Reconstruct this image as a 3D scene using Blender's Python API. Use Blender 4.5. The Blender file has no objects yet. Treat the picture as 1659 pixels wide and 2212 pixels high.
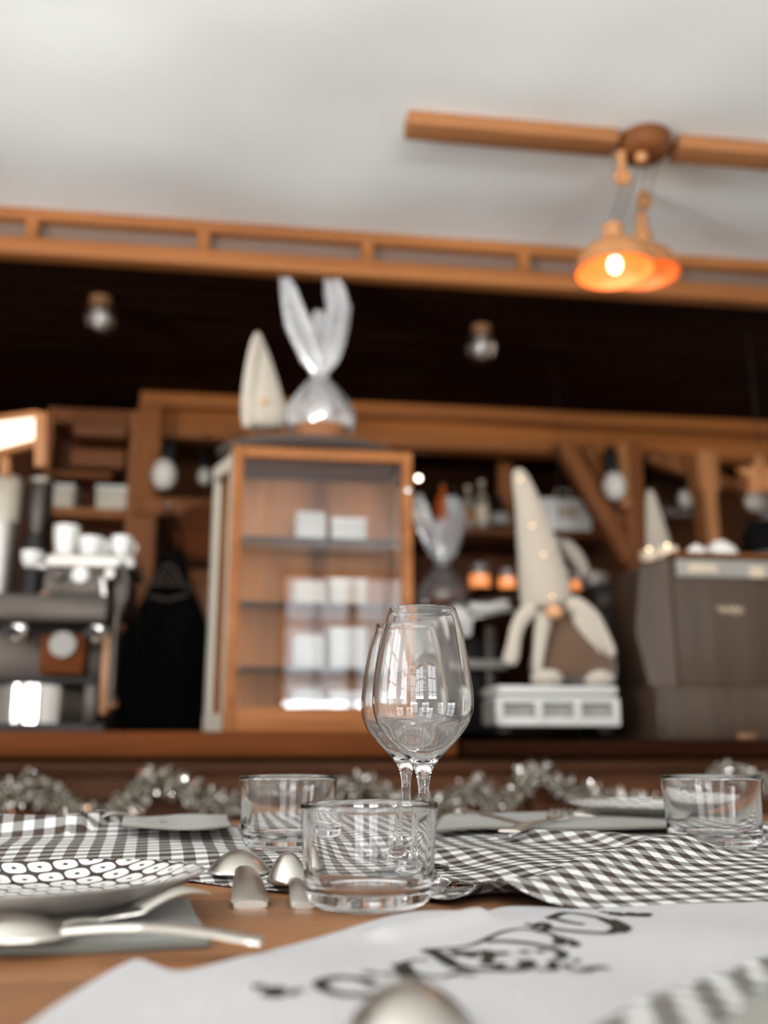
import bpy, bmesh, math, random
from mathutils import Vector, Matrix
random.seed(7)
SC = bpy.context.scene
COL = SC.collection
# ------------------------------------------------------------------ camera
F = 2100.0
CX, CY = 829.5, 1106.0
PITCH = math.atan(504.0/F)
YAW = math.radians(8.0)
CZ = 0.851
TZ = 0.750
sp, cp = math.sin(PITCH), math.cos(PITCH)
sa, ca = math.sin(YAW), math.cos(YAW)
cam = bpy.data.cameras.new('camera')
cam.sensor_fit = 'VERTICAL'; cam.sensor_height = 36.0
cam.lens = F/2212*36.0
cam.clip_start = 0.02
cam.dof.use_dof = True
cam.dof.focus_distance = 0.755
cam.dof.aperture_fstop = 3.3
camo = bpy.data.objects.new('camera', cam)
camo.location = (0, 0, CZ)
camo.rotation_euler = (math.pi/2+PITCH, 0, -YAW)
COL.objects.link(camo); SC.camera = camo
# ------------------------------------------------------------------ world, lights, exposure
SC.view_settings.view_transform = 'Standard'
SC.view_settings.look = 'None'
SC.view_settings.gamma = 1.0
SC.view_settings.use_curve_mapping = False
SC.view_settings.exposure = 0.0
SC.cycles.use_denoising = True
SC.cycles.max_bounces = 14
SC.cycles.transmission_bounces = 14
SC.cycles.transparent_max_bounces = 16
SC.cycles.diffuse_bounces = 5
SC.cycles.glossy_bounces = 6
SC.cycles.sample_clamp_indirect = 6.0
SC.cycles.blur_glossy = 0.3
w = bpy.data.worlds.new('sky'); SC.world = w; w.use_nodes = True
w.node_tree.nodes['Background'].inputs[0].default_value = (0.62, 0.75, 1.0, 1)
w.node_tree.nodes['Background'].inputs[1].default_value = 0.6
def area(name, loc, rot, sx, sy, power, color):
    l = bpy.data.lights.new(name, 'AREA'); l.shape = 'RECTANGLE'; l.size = sx; l.size_y = sy
    l.energy = power; l.color = color
    o = bpy.data.objects.new(name, l); o.location = loc; o.rotation_euler = rot; COL.objects.link(o)
    return o
# room extents
XL, XR, YF, YB, ZC = -2.3, 2.6, -2.6, 4.55, 2.40
# window openings: front wall (behind the viewer) and left wall
FW = [(-1.55, -0.35), (0.25, 1.45)]          # x ranges, z 0.95..2.2
LW = [(-1.7, -0.6), (-0.1, 1.0)]             # y ranges on the left wall
DAY = (0.93, 0.97, 1.0)
CEIL_FILL = (0.97, 0.985, 1.0)  # colour of the added ceiling fill lamps
for i, (a, b) in enumerate(FW):
    area('daylight_front', ((a+b)/2, YF-0.22, 1.6), (math.pi/2, 0, 0), b-a, 1.3, 34, DAY)
    area('ceiling_fill', ((a+b)/2, YF-0.75, 0.75), (math.radians(90+42), 0, 0), b-a+0.6, 1.3, 425, CEIL_FILL)  # added fill lamp outside, tilted up to brighten the ceiling
for i, (a, b) in enumerate(LW):
    area('daylight_left', (XL-0.22, (a+b)/2, 1.6), (math.pi/2, 0, -math.pi/2), b-a, 1.3, 30, DAY)
    area('ceiling_fill', (XL-0.75, (a+b)/2, 0.75), (math.radians(90+42), 0, -math.pi/2), b-a+0.6, 1.3, 425, CEIL_FILL)  # same added upward fill outside the left windows

# ------------------------------------------------------------------ pixel helpers (real distances)
def ray(px, py):
    u, v = px-CX, CY-py
    fw = F*cp - v*sp
    return Vector((u*ca+fw*sa, -u*sa+fw*ca, F*sp+v*cp))
def W(px, py, Y):            # point seen at that pixel in the plane y = Y
    d = ray(px, py); s = Y/d.y
    return Vector((d.x*s, Y, CZ+d.z*s))
def T(px, py, z=0.0):        # point seen at that pixel at height z above the table
    d = ray(px, py); s = (TZ+z-CZ)/d.z
    return Vector((d.x*s, d.y*s, TZ+z))
def Hz(px, py, z):           # point at absolute height z
    d = ray(px, py); s = (z-CZ)/d.z
    return Vector((d.x*s, d.y*s, z))
def S(px, Y): return px*Y/2065.0

# ------------------------------------------------------------------ mesh collector
ORG = {}
class G:
    def __init__(s): s.v=[]; s.f=[]; s.uv=None
    def add(s, vs, fs):
        n=len(s.v); s.v += [Vector(p) for p in vs]; s.f += [tuple(i+n for i in f) for f in fs]; return s
    def box(s, c, d, rot=None, bev=0.0):
        bm=bmesh.new(); bmesh.ops.create_cube(bm,size=1.0)
        bmesh.ops.scale(bm,vec=d,verts=bm.verts)
        if bev>0: bmesh.ops.bevel(bm,geom=list(bm.edges),offset=bev,segments=2,profile=0.5,affect='EDGES')
        if rot is not None: bmesh.ops.rotate(bm,cent=(0,0,0),matrix=rot.to_matrix() if hasattr(rot,'to_matrix') else rot,verts=bm.verts)
        bm.verts.index_update()
        s.add([v.co+Vector(c) for v in bm.verts],[[v.index for v in f.verts] for f in bm.faces]); bm.free(); return s
    def bar(s, a, b, w, h, bev=0.0, up=Vector((0,0,1))):   # beam from a to b
        a=Vector(a); b=Vector(b); d=b-a; L=d.length; x=d.normalized()
        y=up.cross(x)
        if y.length<1e-4: y=Vector((0,1,0)).cross(x)
        y.normalize(); z=x.cross(y)
        m=Matrix((x,y,z)).transposed()
        return s.box((a+b)/2,(L,w,h),m,bev)
    def lathe(s, prof, c=(0,0,0), seg=48, m=None, sx=1, sy=1):
        c=Vector(c); vs=[]; fs=[]; rows=[]
        for r,z in prof:
            if r<1e-6: rows.append([len(vs)]); vs.append((0,0,z))
            else:
                rows.append(list(range(len(vs),len(vs)+seg)))
                for k in range(seg):
                    a=2*math.pi*k/seg; vs.append((r*math.cos(a)*sx,r*math.sin(a)*sy,z))
        for A,B in zip(rows,rows[1:]):
            for k in range(seg):
                k2=(k+1)%seg
                if len(A)==1 and len(B)==1: continue
                if len(A)==1: fs.append((A[0],B[k2],B[k]))
                elif len(B)==1: fs.append((A[k],A[k2],B[0]))
                else: fs.append((A[k],A[k2],B[k2],B[k]))
        vs=[Vector(p) for p in vs]
        if m is not None: vs=[m@p for p in vs]
        return s.add([p+c for p in vs],fs)
    def ball(s, c, r, sc=(1,1,1), seg=20, m=None):
        n=seg//2; prof=[(r*math.sin(math.pi*i/n)*1.0,-r*math.cos(math.pi*i/n)*sc[2]) for i in range(n+1)]
        prof[0]=(0,prof[0][1]); prof[-1]=(0,prof[-1][1])
        return s.lathe(prof,c,seg,m,sc[0],sc[1])
    def tube(s, pts, rad, seg=14, flat=1.0, cap=True):
        pts=[Vector(p) for p in pts]; n=len(pts)
        if not hasattr(rad,'__len__'): rad=[rad]*n
        vs=[]; prev=None
        for i,p in enumerate(pts):
            t=(pts[min(i+1,n-1)]-pts[max(i-1,0)]).normalized()
            if prev is None:
                a=Vector((0,1,0)) if abs(t.y)<0.9 else Vector((1,0,0))
            else: a=prev
            a=(a-t*a.dot(t)).normalized(); prev=a; b=t.cross(a)
            for k in range(seg):
                q=2*math.pi*k/seg; vs.append(p+a*math.cos(q)*rad[i]*flat+b*math.sin(q)*rad[i])
        fs=[]
        for i in range(n-1):
            for k in range(seg):
                k2=(k+1)%seg; fs.append((i*seg+k,i*seg+k2,(i+1)*seg+k2,(i+1)*seg+k))
        if cap: fs.append(tuple(range(seg))[::-1]); fs.append(tuple((n-1)*seg+k for k in range(seg)))
        return s.add(vs,fs)
    def grid(s, fn, nu, nv):
        vs=[fn(i/nu,j/nv) for j in range(nv+1) for i in range(nu+1)]
        fs=[(j*(nu+1)+i,j*(nu+1)+i+1,(j+1)*(nu+1)+i+1,(j+1)*(nu+1)+i) for j in range(nv) for i in range(nu)]
        return s.add(vs,fs)
    def prism(s, poly, d, origin=(0,0,0), ax=None):   # poly in (x,z), extruded along y by d
        n=len(poly); o=Vector(origin)
        vs=[o+Vector((x,0,z)) for x,z in poly]+[o+Vector((x,d,z)) for x,z in poly]
        fs=[tuple(range(n)),tuple(range(2*n-1,n-1,-1))]+[(i,i+n,(i+1)%n+n,(i+1)%n) for i in range(n)]
        return s.add(vs,fs)
    def build(s, name, mat, parent=None, loc=None, ang=35, local=False, subsurf=0, solid=0, fix=True):
        base=Vector((0,0,0))
        if parent is not None:
            if not local: base=ORG.get(parent.name,Vector((0,0,0)))
        elif loc is not None: base=Vector(loc)
        me=bpy.data.meshes.new(name)
        me.from_pydata([tuple(p-base) for p in s.v],[],s.f); me.validate()
        bm=bmesh.new(); bm.from_mesh(me)
        if fix: bmesh.ops.recalc_face_normals(bm,faces=bm.faces)
        bm.to_mesh(me); bm.free()
        if s.uv:
            L=me.uv_layers.new(name='UVMap')
            for lp in me.loops: L.data[lp.index].uv=s.uv[lp.vertex_index]
        for p in me.polygons: p.use_smooth=True
        me.set_sharp_from_angle(angle=math.radians(ang))
        me.materials.append(mat)
        o=bpy.data.objects.new(name,me); COL.objects.link(o)
        if parent is not None: o.parent=parent; ORG[o.name]=base if not local else Vector((0,0,0))
        else:
            if not local: o.location=base
            ORG[o.name]=base
        if subsurf:
            md=o.modifiers.new('s','SUBSURF'); md.levels=subsurf; md.render_levels=subsurf
        if solid:
            md=o.modifiers.new('t','SOLIDIFY'); md.thickness=solid; md.offset=0
        return o
def tag(o, label=None, cat=None, group=None, kind=None):
    if label: o['label']=label
    if cat: o['category']=cat
    if group: o['group']=group
    if kind: o['kind']=kind
    return o
def thing(name, loc, label, cat, group=None, rz=0):
    o=bpy.data.objects.new(name,None); o.location=loc; o.rotation_euler=(0,0,rz); o.empty_display_size=0.02
    COL.objects.link(o); ORG[o.name]=Vector(loc); return tag(o,label,cat,group)
def struct(o): o['kind']='structure'; return o
def kids(o): return [c for c in bpy.data.objects if c.parent is o]
def dup(root, loc, rz, label, group=None):
    r=root.copy(); COL.objects.link(r); r.location=loc; r.rotation_euler=(0,0,rz); r['label']=label
    if group: r['group']=group
    for c in kids(root):
        d=c.copy(); COL.objects.link(d); d.parent=r
        for g in kids(c):
            e=g.copy(); COL.objects.link(e); e.parent=d
    return r
# ------------------------------------------------------------------ materials
def lin(c):
    return tuple(((x/255)/12.92 if x/255<=0.04045 else ((x/255+0.055)/1.055)**2.4) for x in c)+(1,)
def newmat(name):
    m=bpy.data.materials.new(name); m.use_nodes=True
    return m, m.node_tree, m.node_tree.nodes['Principled BSDF']
def N(nt, t, **k):
    n=nt.nodes.new(t)
    for a,b in k.items(): setattr(n,a,b)
    return n
def plain(name, c, rough=0.5, metal=0.0, bump=0, bscale=40, var=0.06, spec=0.5, sheen=0, emis=None, es=0):
    m,nt,b=newmat(name)
    tc=N(nt,'ShaderNodeTexCoord'); no=N(nt,'ShaderNodeTexNoise'); no.inputs['Scale'].default_value=bscale; no.inputs['Detail'].default_value=4
    nt.links.new(tc.outputs['Object'],no.inputs['Vector'])
    mx=N(nt,'ShaderNodeMixRGB'); col=lin(c)
    mx.inputs[1].default_value=tuple(x*(1-var) for x in col[:3])+(1,); mx.inputs[2].default_value=tuple(min(1,x*(1+var)) for x in col[:3])+(1,)
    nt.links.new(no.outputs['Fac'],mx.inputs[0]); nt.links.new(mx.outputs[0],b.inputs['Base Color'])
    b.inputs['Roughness'].default_value=rough; b.inputs['Metallic'].default_value=metal
    b.inputs['Specular IOR Level'].default_value=spec
    if sheen: b.inputs['Sheen Weight'].default_value=sheen
    if bump:
        bp=N(nt,'ShaderNodeBump'); bp.inputs['Strength'].default_value=bump; bp.inputs['Distance'].default_value=0.002
        nt.links.new(no.outputs['Fac'],bp.inputs['Height']); nt.links.new(bp.outputs[0],b.inputs['Normal'])
    if emis:
        b.inputs['Emission Color'].default_value=lin(emis); b.inputs['Emission Strength'].default_value=es
    return m
def wood(name, c1, c2, axis=0, rough=0.5, scale=1.0, knots=True, grain=28, spec=0.4):
    m,nt,b=newmat(name)
    tc=N(nt,'ShaderNodeTexCoord'); mp=N(nt,'ShaderNodeMapping')
    sc=[grain*scale]*3; sc[axis]=1.3*scale; mp.inputs['Scale'].default_value=sc
    nt.links.new(tc.outputs['Object'],mp.inputs['Vector'])
    n1=N(nt,'ShaderNodeTexNoise'); n1.inputs['Scale'].default_value=1.0; n1.inputs['Detail'].default_value=6; n1.inputs['Distortion'].default_value=0.7
    nt.links.new(mp.outputs[0],n1.inputs['Vector'])
    mp2=N(nt,'ShaderNodeMapping'); s2=[6*scale]*3; s2[axis]=0.7*scale; mp2.inputs['Scale'].default_value=s2
    nt.links.new(tc.outputs['Object'],mp2.inputs['Vector'])
    n2=N(nt,'ShaderNodeTexNoise'); n2.inputs['Scale'].default_value=1.0; n2.inputs['Detail'].default_value=2; n2.inputs['Distortion'].default_value=1.5
    nt.links.new(mp2.outputs[0],n2.inputs['Vector'])
    ad=N(nt,'ShaderNodeMath',operation='ADD'); nt.links.new(n1.outputs['Fac'],ad.inputs[0]); nt.links.new(n2.outputs['Fac'],ad.inputs[1])
    mr=N(nt,'ShaderNodeMapRange'); mr.inputs[1].default_value=0.7; mr.inputs[2].default_value=1.3
    nt.links.new(ad.outputs[0],mr.inputs[0])
    cr=N(nt,'ShaderNodeMixRGB'); cr.inputs[1].default_value=lin(c2); cr.inputs[2].default_value=lin(c1)
    nt.links.new(mr.outputs[0],cr.inputs[0]); nt.links.new(cr.outputs[0],b.inputs['Base Color'])
    b.inputs['Roughness'].default_value=rough; b.inputs['Specular IOR Level'].default_value=spec
    bp=N(nt,'ShaderNodeBump'); bp.inputs['Strength'].default_value=0.25; bp.inputs['Distance'].default_value=0.001
    nt.links.new(n1.outputs['Fac'],bp.inputs['Height']); nt.links.new(bp.outputs[0],b.inputs['Normal'])
    return m
def glassmat(name, c=(1,1,1), rough=0.0, ior=1.5):
    m,nt,b=newmat(name)
    b.inputs['Base Color'].default_value=tuple(c)+(1,); b.inputs['Transmission Weight'].default_value=1.0
    b.inputs['Roughness'].default_value=rough; b.inputs['IOR'].default_value=ior
    return m
def film(name, white=0.25, gl=0.3, ro=0.12):    # thin clear cellophane
    m,nt,b=newmat(name)
    nt.nodes.remove(b); out=nt.nodes['Material Output']
    t=N(nt,'ShaderNodeBsdfTransparent'); g=N(nt,'ShaderNodeBsdfGlossy'); g.inputs['Roughness'].default_value=ro
    d=N(nt,'ShaderNodeBsdfDiffuse'); d.inputs['Color'].default_value=(0.9,0.92,0.95,1)
    m1=N(nt,'ShaderNodeMixShader'); m1.inputs[0].default_value=white; nt.links.new(t.outputs[0],m1.inputs[1]); nt.links.new(d.outputs[0],m1.inputs[2])
    fr=N(nt,'ShaderNodeFresnel'); fr.inputs[0].default_value=1.5
    a=N(nt,'ShaderNodeMath',operation='ADD'); a.inputs[1].default_value=gl; nt.links.new(fr.outputs[0],a.inputs[0]); a.use_clamp=True
    m2=N(nt,'ShaderNodeMixShader'); nt.links.new(a.outputs[0],m2.inputs[0]); nt.links.new(m1.outputs[0],m2.inputs[1]); nt.links.new(g.outputs[0],m2.inputs[2])
    nt.links.new(m2.outputs[0],out.inputs[0])
    return m
def math_node(nt, op, a, b=None, c=None):
    n=N(nt,'ShaderNodeMath',operation=op)
    for i,x in enumerate((a,b,c)):
        if x is None: continue
        if isinstance(x,(int,float)): n.inputs[i].default_value=x
        else: nt.links.new(x,n.inputs[i])
    return n.outputs[0]
def gingham(name, check=0.010, dark=(62,52,46), light=(200,200,198)):
    m,nt,b=newmat(name)
    uv=N(nt,'ShaderNodeUVMap'); uv.uv_map='UVMap'
    sx=N(nt,'ShaderNodeSeparateXYZ'); nt.links.new(uv.outputs[0],sx.inputs[0])
    def stripe(o):
        f=math_node(nt,'FRACT',math_node(nt,'DIVIDE',o,2*check))
        return math_node(nt,'LESS_THAN',f,0.5)
    a=stripe(sx.outputs[0]); c=stripe(sx.outputs[1])
    tw=math_node(nt,'LESS_THAN',math_node(nt,'FRACT',math_node(nt,'DIVIDE',math_node(nt,'ADD',sx.outputs[0],sx.outputs[1]),0.0011)),0.5)
    # where warp and weft differ the twill alternates dark and light threads
    s=math_node(nt,'ADD',a,c)                       # 0 dark, 1 mixed, 2 light
    mixed=math_node(nt,'COMPARE',s,1.0,0.1)
    light_=math_node(nt,'GREATER_THAN',s,1.5)
    val=math_node(nt,'ADD',light_,math_node(nt,'MULTIPLY',mixed,math_node(nt,'ADD',math_node(nt,'MULTIPLY',tw,0.30),0.16)))
    mx=N(nt,'ShaderNodeMixRGB'); mx.inputs[1].default_value=lin(dark); mx.inputs[2].default_value=lin(light)
    nt.links.new(val,mx.inputs[0]); nt.links.new(mx.outputs[0],b.inputs['Base Color'])
    b.inputs['Roughness'].default_value=0.9; b.inputs['Specular IOR Level'].default_value=0.15
    w1=N(nt,'ShaderNodeTexWave'); w1.inputs['Scale'].default_value=500
    nt.links.new(uv.outputs[0],w1.inputs['Vector'])
    bp=N(nt,'ShaderNodeBump'); bp.inputs['Strength'].default_value=0.15; bp.inputs['Distance'].default_value=0.0004
    nt.links.new(w1.outputs['Fac'],bp.inputs['Height']); nt.links.new(bp.outputs[0],b.inputs['Normal'])
    return m
def platemat(name, cell=(0.0170,0.0155), base=(206,206,203), ink=(48,40,38), radius=0.112):
    m,nt,b=newmat(name)
    tc=N(nt,'ShaderNodeTexCoord'); sx=N(nt,'ShaderNodeSeparateXYZ'); nt.links.new(tc.outputs['Object'],sx.inputs[0])
    x,y=sx.outputs[0],sx.outputs[1]
    r=math_node(nt,'DIVIDE',y,cell[1]); row=math_node(nt,'FLOOR',r)
    ly=math_node(nt,'SUBTRACT',math_node(nt,'FRACT',r),0.5)
    xs=math_node(nt,'ADD',math_node(nt,'DIVIDE',x,cell[0]),math_node(nt,'MULTIPLY',row,0.5))
    xs=math_node(nt,'ADD',xs,math_node(nt,'MULTIPLY',ly,0.32))
    lx=math_node(nt,'SUBTRACT',math_node(nt,'FRACT',xs),0.5)
    ax=math_node(nt,'ABSOLUTE',lx); ay=math_node(nt,'ABSOLUTE',ly)
    e=math_node(nt,'ADD',math_node(nt,'POWER',math_node(nt,'DIVIDE',ax,0.45),3.0),math_node(nt,'POWER',math_node(nt,'DIVIDE',ay,0.44),3.0))
    e=math_node(nt,'LESS_THAN',e,1.0)
    dot=math_node(nt,'GREATER_THAN',math_node(nt,'ADD',ax,ay),0.125)
    v=math_node(nt,'MULTIPLY',e,dot)
    rr=math_node(nt,'SQRT',math_node(nt,'ADD',math_node(nt,'MULTIPLY',x,x),math_node(nt,'MULTIPLY',y,y)))
    v=math_node(nt,'MULTIPLY',v,math_node(nt,'LESS_THAN',rr,radius-0.0012))
    mx=N(nt,'ShaderNodeMixRGB'); mx.inputs[1].default_value=lin(ink); mx.inputs[2].default_value=lin(base)
    nt.links.new(v,mx.inputs[0]); nt.links.new(mx.outputs[0],b.inputs['Base Color'])
    b.inputs['Roughness'].default_value=0.22; b.inputs['Specular IOR Level'].default_value=0.5
    return m
M={}
M['table']=wood('table_wood',(138,95,59),(108,68,38),0,0.55,1.0)
M['wood_x']=wood('warm_wood_along_x',(126,74,34),(86,46,18),0,0.6,0.8,spec=0.25)
M['wood_z']=wood('warm_wood_upright',(150,92,48),(108,62,28),2,0.6,0.8,spec=0.25)
M['wood_light']=wood('light_wood_upright',(180,122,72),(146,92,50),2,0.5,0.9)
M['wood_lightx']=wood('light_wood_along_x',(162,104,56),(128,76,36),0,0.55,0.8,spec=0.25)
M['wood_lightz']=wood('cabinet_back_wood',(176,112,54),(130,80,36),2,0.6,0.8)
M['wood_dark']=wood('dark_wood',(42,19,7),(20,8,2),0,0.85,0.8,spec=0.05)
M['wood_panel']=wood('panel_wood',(96,54,24),(62,33,13),2,0.6,0.7,spec=0.2)
M['bartop']=wood('bar_top_wood',(104,54,20),(66,32,10),0,0.7,0.7,spec=0.12)
M['board']=wood('honey_board',(164,112,70),(134,86,50),0,0.6,0.8,spec=0.2)
M['beamfar']=wood('far_beam_wood',(164,100,48),(120,70,31),0,0.6,0.8,spec=0.2)
M['barfront']=wood('bar_front_wood',(96,54,24),(56,30,12),0,0.6,0.7,spec=0.2)
M['smoked']=wood('smoked_wood',(74,57,43),(50,38,28),2,0.5,1.0)
M['plaster']=plain('ceiling_plaster',(240,245,243),0.6,0,0.5,1.3,0.01,0.3)
for _n in M['plaster'].node_tree.nodes:
    if _n.type=='BUMP': _n.inputs['Distance'].default_value=0.12
    if _n.type=='TEX_NOISE': _n.inputs['Detail'].default_value=1.0
M['wallpaint']=plain('wall_plaster',(222,220,215),0.8,0,0.2,8,0.03)
M['floor']=wood('floor_boards',(124,108,94),(90,78,68),1,0.5,0.6)
M['inset']=plain('grey_inset',(112,92,80),0.8,0,0.4,60,0.2)
M['glass']=glassmat('clear_glass',(1,1,1))
M['thinglass']=film('pane_glass',0.0,-0.015,0.01)
M['steel']=plain('brushed_steel',(176,172,166),0.42,1.0,0.05,90,0.05)
M['chrome']=plain('chrome',(196,194,190),0.10,1.0,0,10,0.01)
M['darksteel']=plain('dark_metal',(70,65,60),0.38,0.85,0,30,0.1)
M['cutlery']=plain('satin_cutlery',(200,196,188),0.30,1.0,0.05,120,0.04)
M['black']=plain('black_cotton',(9,8,8),0.95,0,0.2,120,0.1,0.1)
M['blackp']=plain('black_plastic',(22,20,19),0.45,0,0,20,0.1,0.3)
M['napkin']=plain('grey_napkin',(106,106,99),0.95,0,0.4,160,0.07,0.1,0.2)
M['gingham']=gingham('gingham_cotton')
M['paper']=plain('white_cotton',(164,163,164),0.9,0,0.25,90,0.02,0.1)
M['ink']=plain('black_print',(44,40,34),0.9,0,0,50,0.1,0.1)
M['ceramic']=plain('stoneware_grey',(146,142,136),0.35,0,0,30,0.04)
M['platetop']=platemat('plate_pattern')
M['white']=plain('white_glaze',(226,226,222),0.3,0,0,30,0.02)
M['offwhite']=plain('off_white_card',(196,188,172),0.7,0,0,30,0.05)
M['whitepaint']=plain('white_painted_metal',(198,199,195),0.4,0,0,30,0.03)
M['greypanel']=plain('grey_panel',(140,138,132),0.5,0,0,30,0.05)
M['knit']=plain('cream_knit',(180,171,156),0.95,0,0.8,240,0.07,0.1,0.4)
M['fur']=plain('cream_plush',(186,177,162),0.95,0,1.0,120,0.1,0.1,0.5)
M['brownfur']=plain('brown_plush',(98,76,60),0.95,0,1.0,160,0.2,0.1,0.5)
M['skin']=plain('nose_felt',(214,160,118),0.9,0,0.3,100,0.05,0.1)
M['cello']=film('cellophane',0.36,0.34,0.10)  # diffuse white mixed in to stand for the film's highlights
M['basket']=plain('wicker_brown',(150,98,62),0.8,0,1.0,60,0.3)
M['tinsel']=plain('silver_tinsel',(204,201,194),0.05,1.0,0,10,0.05)
M['cushion']=plain('charcoal_cushion',(84,75,70),0.9,0,0.4,60,0.1,0.1)
M['amber']=plain('amber_bottle',(176,84,30),0.25,0,0,20,0.2)
M['label']=plain('pale_label',(196,180,156),0.7,0,0,30,0.1)
M['darkbottle']=plain('dark_bottle',(38,30,26),0.15,0,0,20,0.1)
M['greybottle']=plain('grey_bottle',(128,120,110),0.25,0,0,20,0.1)
M['copper']=plain('copper_shade',(176,122,76),0.5,0.1,0,20,0.05)
M['shadein']=plain('orange_enamel',(244,134,62),0.5,0,0,20,0.03)
M['bulb']=plain('lit_bulb',(255,230,190),0.3,0,0,5,0,0.5,0,(255,224,180),7)
M['bulbdim']=plain('frosted_bulb',(220,216,206),0.3,0,0,5,0.02)
M['fairy']=plain('fairy_light',(255,214,150),0.3,0,0,5,0,0.5,0,(255,214,150),1.1)
M['ember']=plain('candle_glow',(255,170,100),0.5,0,0,5,0,0.5,0,(255,150,80),0.8)
M['spot']=plain('glint_glow',(255,244,224),0.3,0,0,5,0,0.5,0,(255,240,216),12)  # glow put in for a glint on metal, no real lamp
M['wax']=plain('wax',(226,206,180),0.5,0,0,20,0.03)
M['lightbox']=plain('lit_panel',(250,240,220),0.6,0,0,5,0.02,0.5,0,(255,240,214),1.1)
M['leather']=plain('brass_trim',(140,100,66),0.4,0.2,0,30,0.1)
M['etch']=plain('etched_frost',(226,226,222),0.7,0,0,30,0.02)
M['crest']=plain('grey_print',(74,66,60),0.9,0,0,40,0.2,0.1)

M['cello_dull']=film('cloudy_cellophane',0.16,0.10,0.2)
# ================================================================== THE ROOM
def holed_wall(name, axis, pos, lo, hi, holes, zlo, zhi, mat):   # wall with openings (z 0.95..2.25)
    g=G(); t=0.2; z0,z1=0.95,2.25
    def seg(a,b,za,zb):
        if b-a<1e-4: return
        c=(a+b)/2
        if axis=='x': g.box((pos,c,(za+zb)/2),(t,b-a,zb-za))
        else: g.box((c,pos,(za+zb)/2),(b-a,t,zb-za))
    seg(lo,hi,zlo,z0); seg(lo,hi,z1,zhi)
    x=lo
    for a,b in holes: seg(x,a,z0,z1); x=b
    seg(x,hi,z0,z1)
    return struct(g.build(name,mat))
struct(G().box(((XL+XR)/2,(YF+YB)/2,-0.05),(XR-XL+0.4,YB-YF+0.4,0.1)).build('floor',M['floor']))
# white ceiling panel with a soft slope texture
HY=2.74                                       # header line over the bar
cg=G().box(((XL+XR)/2,(YF+YB)/2,ZC+0.06),(XR-XL+0.4,YB-YF+0.4,0.12))
struct(cg.build('ceiling',M['plaster']))
holed_wall('wall_front','y',YF-0.1,XL-0.2,XR+0.2,FW,0,ZC,M['wallpaint'])
holed_wall('wall_left','x',XL-0.1,YF,YB,LW,0,ZC,M['wallpaint'])
struct(G().box((XR+0.1,(YF+YB)/2,ZC/2),(0.2,YB-YF,ZC)).build('wall_right',M['wallpaint']))
g=G()
x=XL-0.2
while x<XR+0.2:                                # upright boards
    g.box((x+0.075,YB+0.06,ZC/2),(0.146,0.12,ZC),None,0.004); x+=0.15
struct(g.build('wall_back',M['wood_panel']))
def window(n, axis, pos, a, b):
    g=G(); z0,z1=0.95,2.25; fr=0.06
    def bx(u0,u1,za,zb,t=0.06):
        c=((u0+u1)/2,pos,(za+zb)/2); d=(u1-u0,t,zb-za)
        if axis=='x': c=(pos,c[0],c[2]); d=(t,d[0],d[2])
        g.box(c,d,None,0.004)
    bx(a,b,z0,z0+fr); bx(a,b,z1-fr,z1); bx(a,a+fr,z0,z1); bx(b-fr,b,z0,z1)
    m=(a+b)/2; bx(m-0.035,m+0.035,z0,z1)
    for q in (a+(b-a)*0.26,a+(b-a)*0.74): bx(q-0.012,q+0.012,z0,z1,0.03)
    for k in (1,2): z=z0+(z1-z0)*k/3; bx(a,b,z-0.014,z+0.014,0.03)
    o=struct(g.build('window_%d'%n,M['wood_light']))
    s=G(); c=[(a+b)/2,pos+0.05,z0-0.02]; d=[b-a+0.1,0.2,0.035]
    if axis=='x': c=[pos+0.05,(a+b)/2,z0-0.02]; d=[0.2,b-a+0.1,0.035]
    s.box(c,d,None,0.004).build('window_sill',M['wood_light'],o)
n=1
for a,b in FW: window(n,'y',YF-0.08,a,b); n+=1
for a,b in LW: window(n,'x',XL-0.08,a,b); n+=1
# lower dark ceiling over the bar, header with grey insets
SZ=2.262
g=G()
y=HY+0.06
while y<YB:                                    # boards of the soffit
    g.box(((XL+XR)/2,y+0.06,SZ+0.05),(XR-XL,0.118,0.09),None,0.003); y+=0.12
struct(g.build('ceiling_soffit',M['wood_dark']))
g=G()
top=W(600,497,HY).z; t2=W(600,520,HY).z; b1=W(600,558,HY).z; bot=W(600,592,HY).z
g.box(((XL+XR)/2,HY,(ZC+t2)/2),(XR-XL,0.06,ZC-t2),None,0.004)
g.box(((XL+XR)/2,HY,(b1+bot)/2),(XR-XL,0.06,b1-bot),None,0.004)
x0=W(442,500,HY).x; dx=W(792,540,HY).x-x0
for k in range(-5,7):
    xx=x0+k*dx
    if XL<xx<XR: g.box((xx,HY,(t2+b1)/2),(0.034,0.055,t2-b1+0.002))
hd=struct(g.build('beam_header',M['wood_lightx']))
G().box(((XL+XR)/2,HY+0.012,(t2+b1)/2),(XR-XL,0.012,t2-b1)).build('inset_panel',M['inset'],hd)
# far beam across the back of the bar
BY=3.95
zt=W(700,872,BY).z; zm=W(700,905,BY).z; zb=W(700,962,BY).z
xl=W(305,900,BY).x
g=G(); g.box(((xl+XR)/2,BY,(zt+zm)/2),(XR-xl,0.16,zt-zm),None,0.012)
g.box(((xl+XR)/2,BY+0.03,(zm+zb)/2),(XR-xl,0.12,zm-zb),None,0.008)
struct(g.build('beam_back',M['beamfar']))
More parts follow.
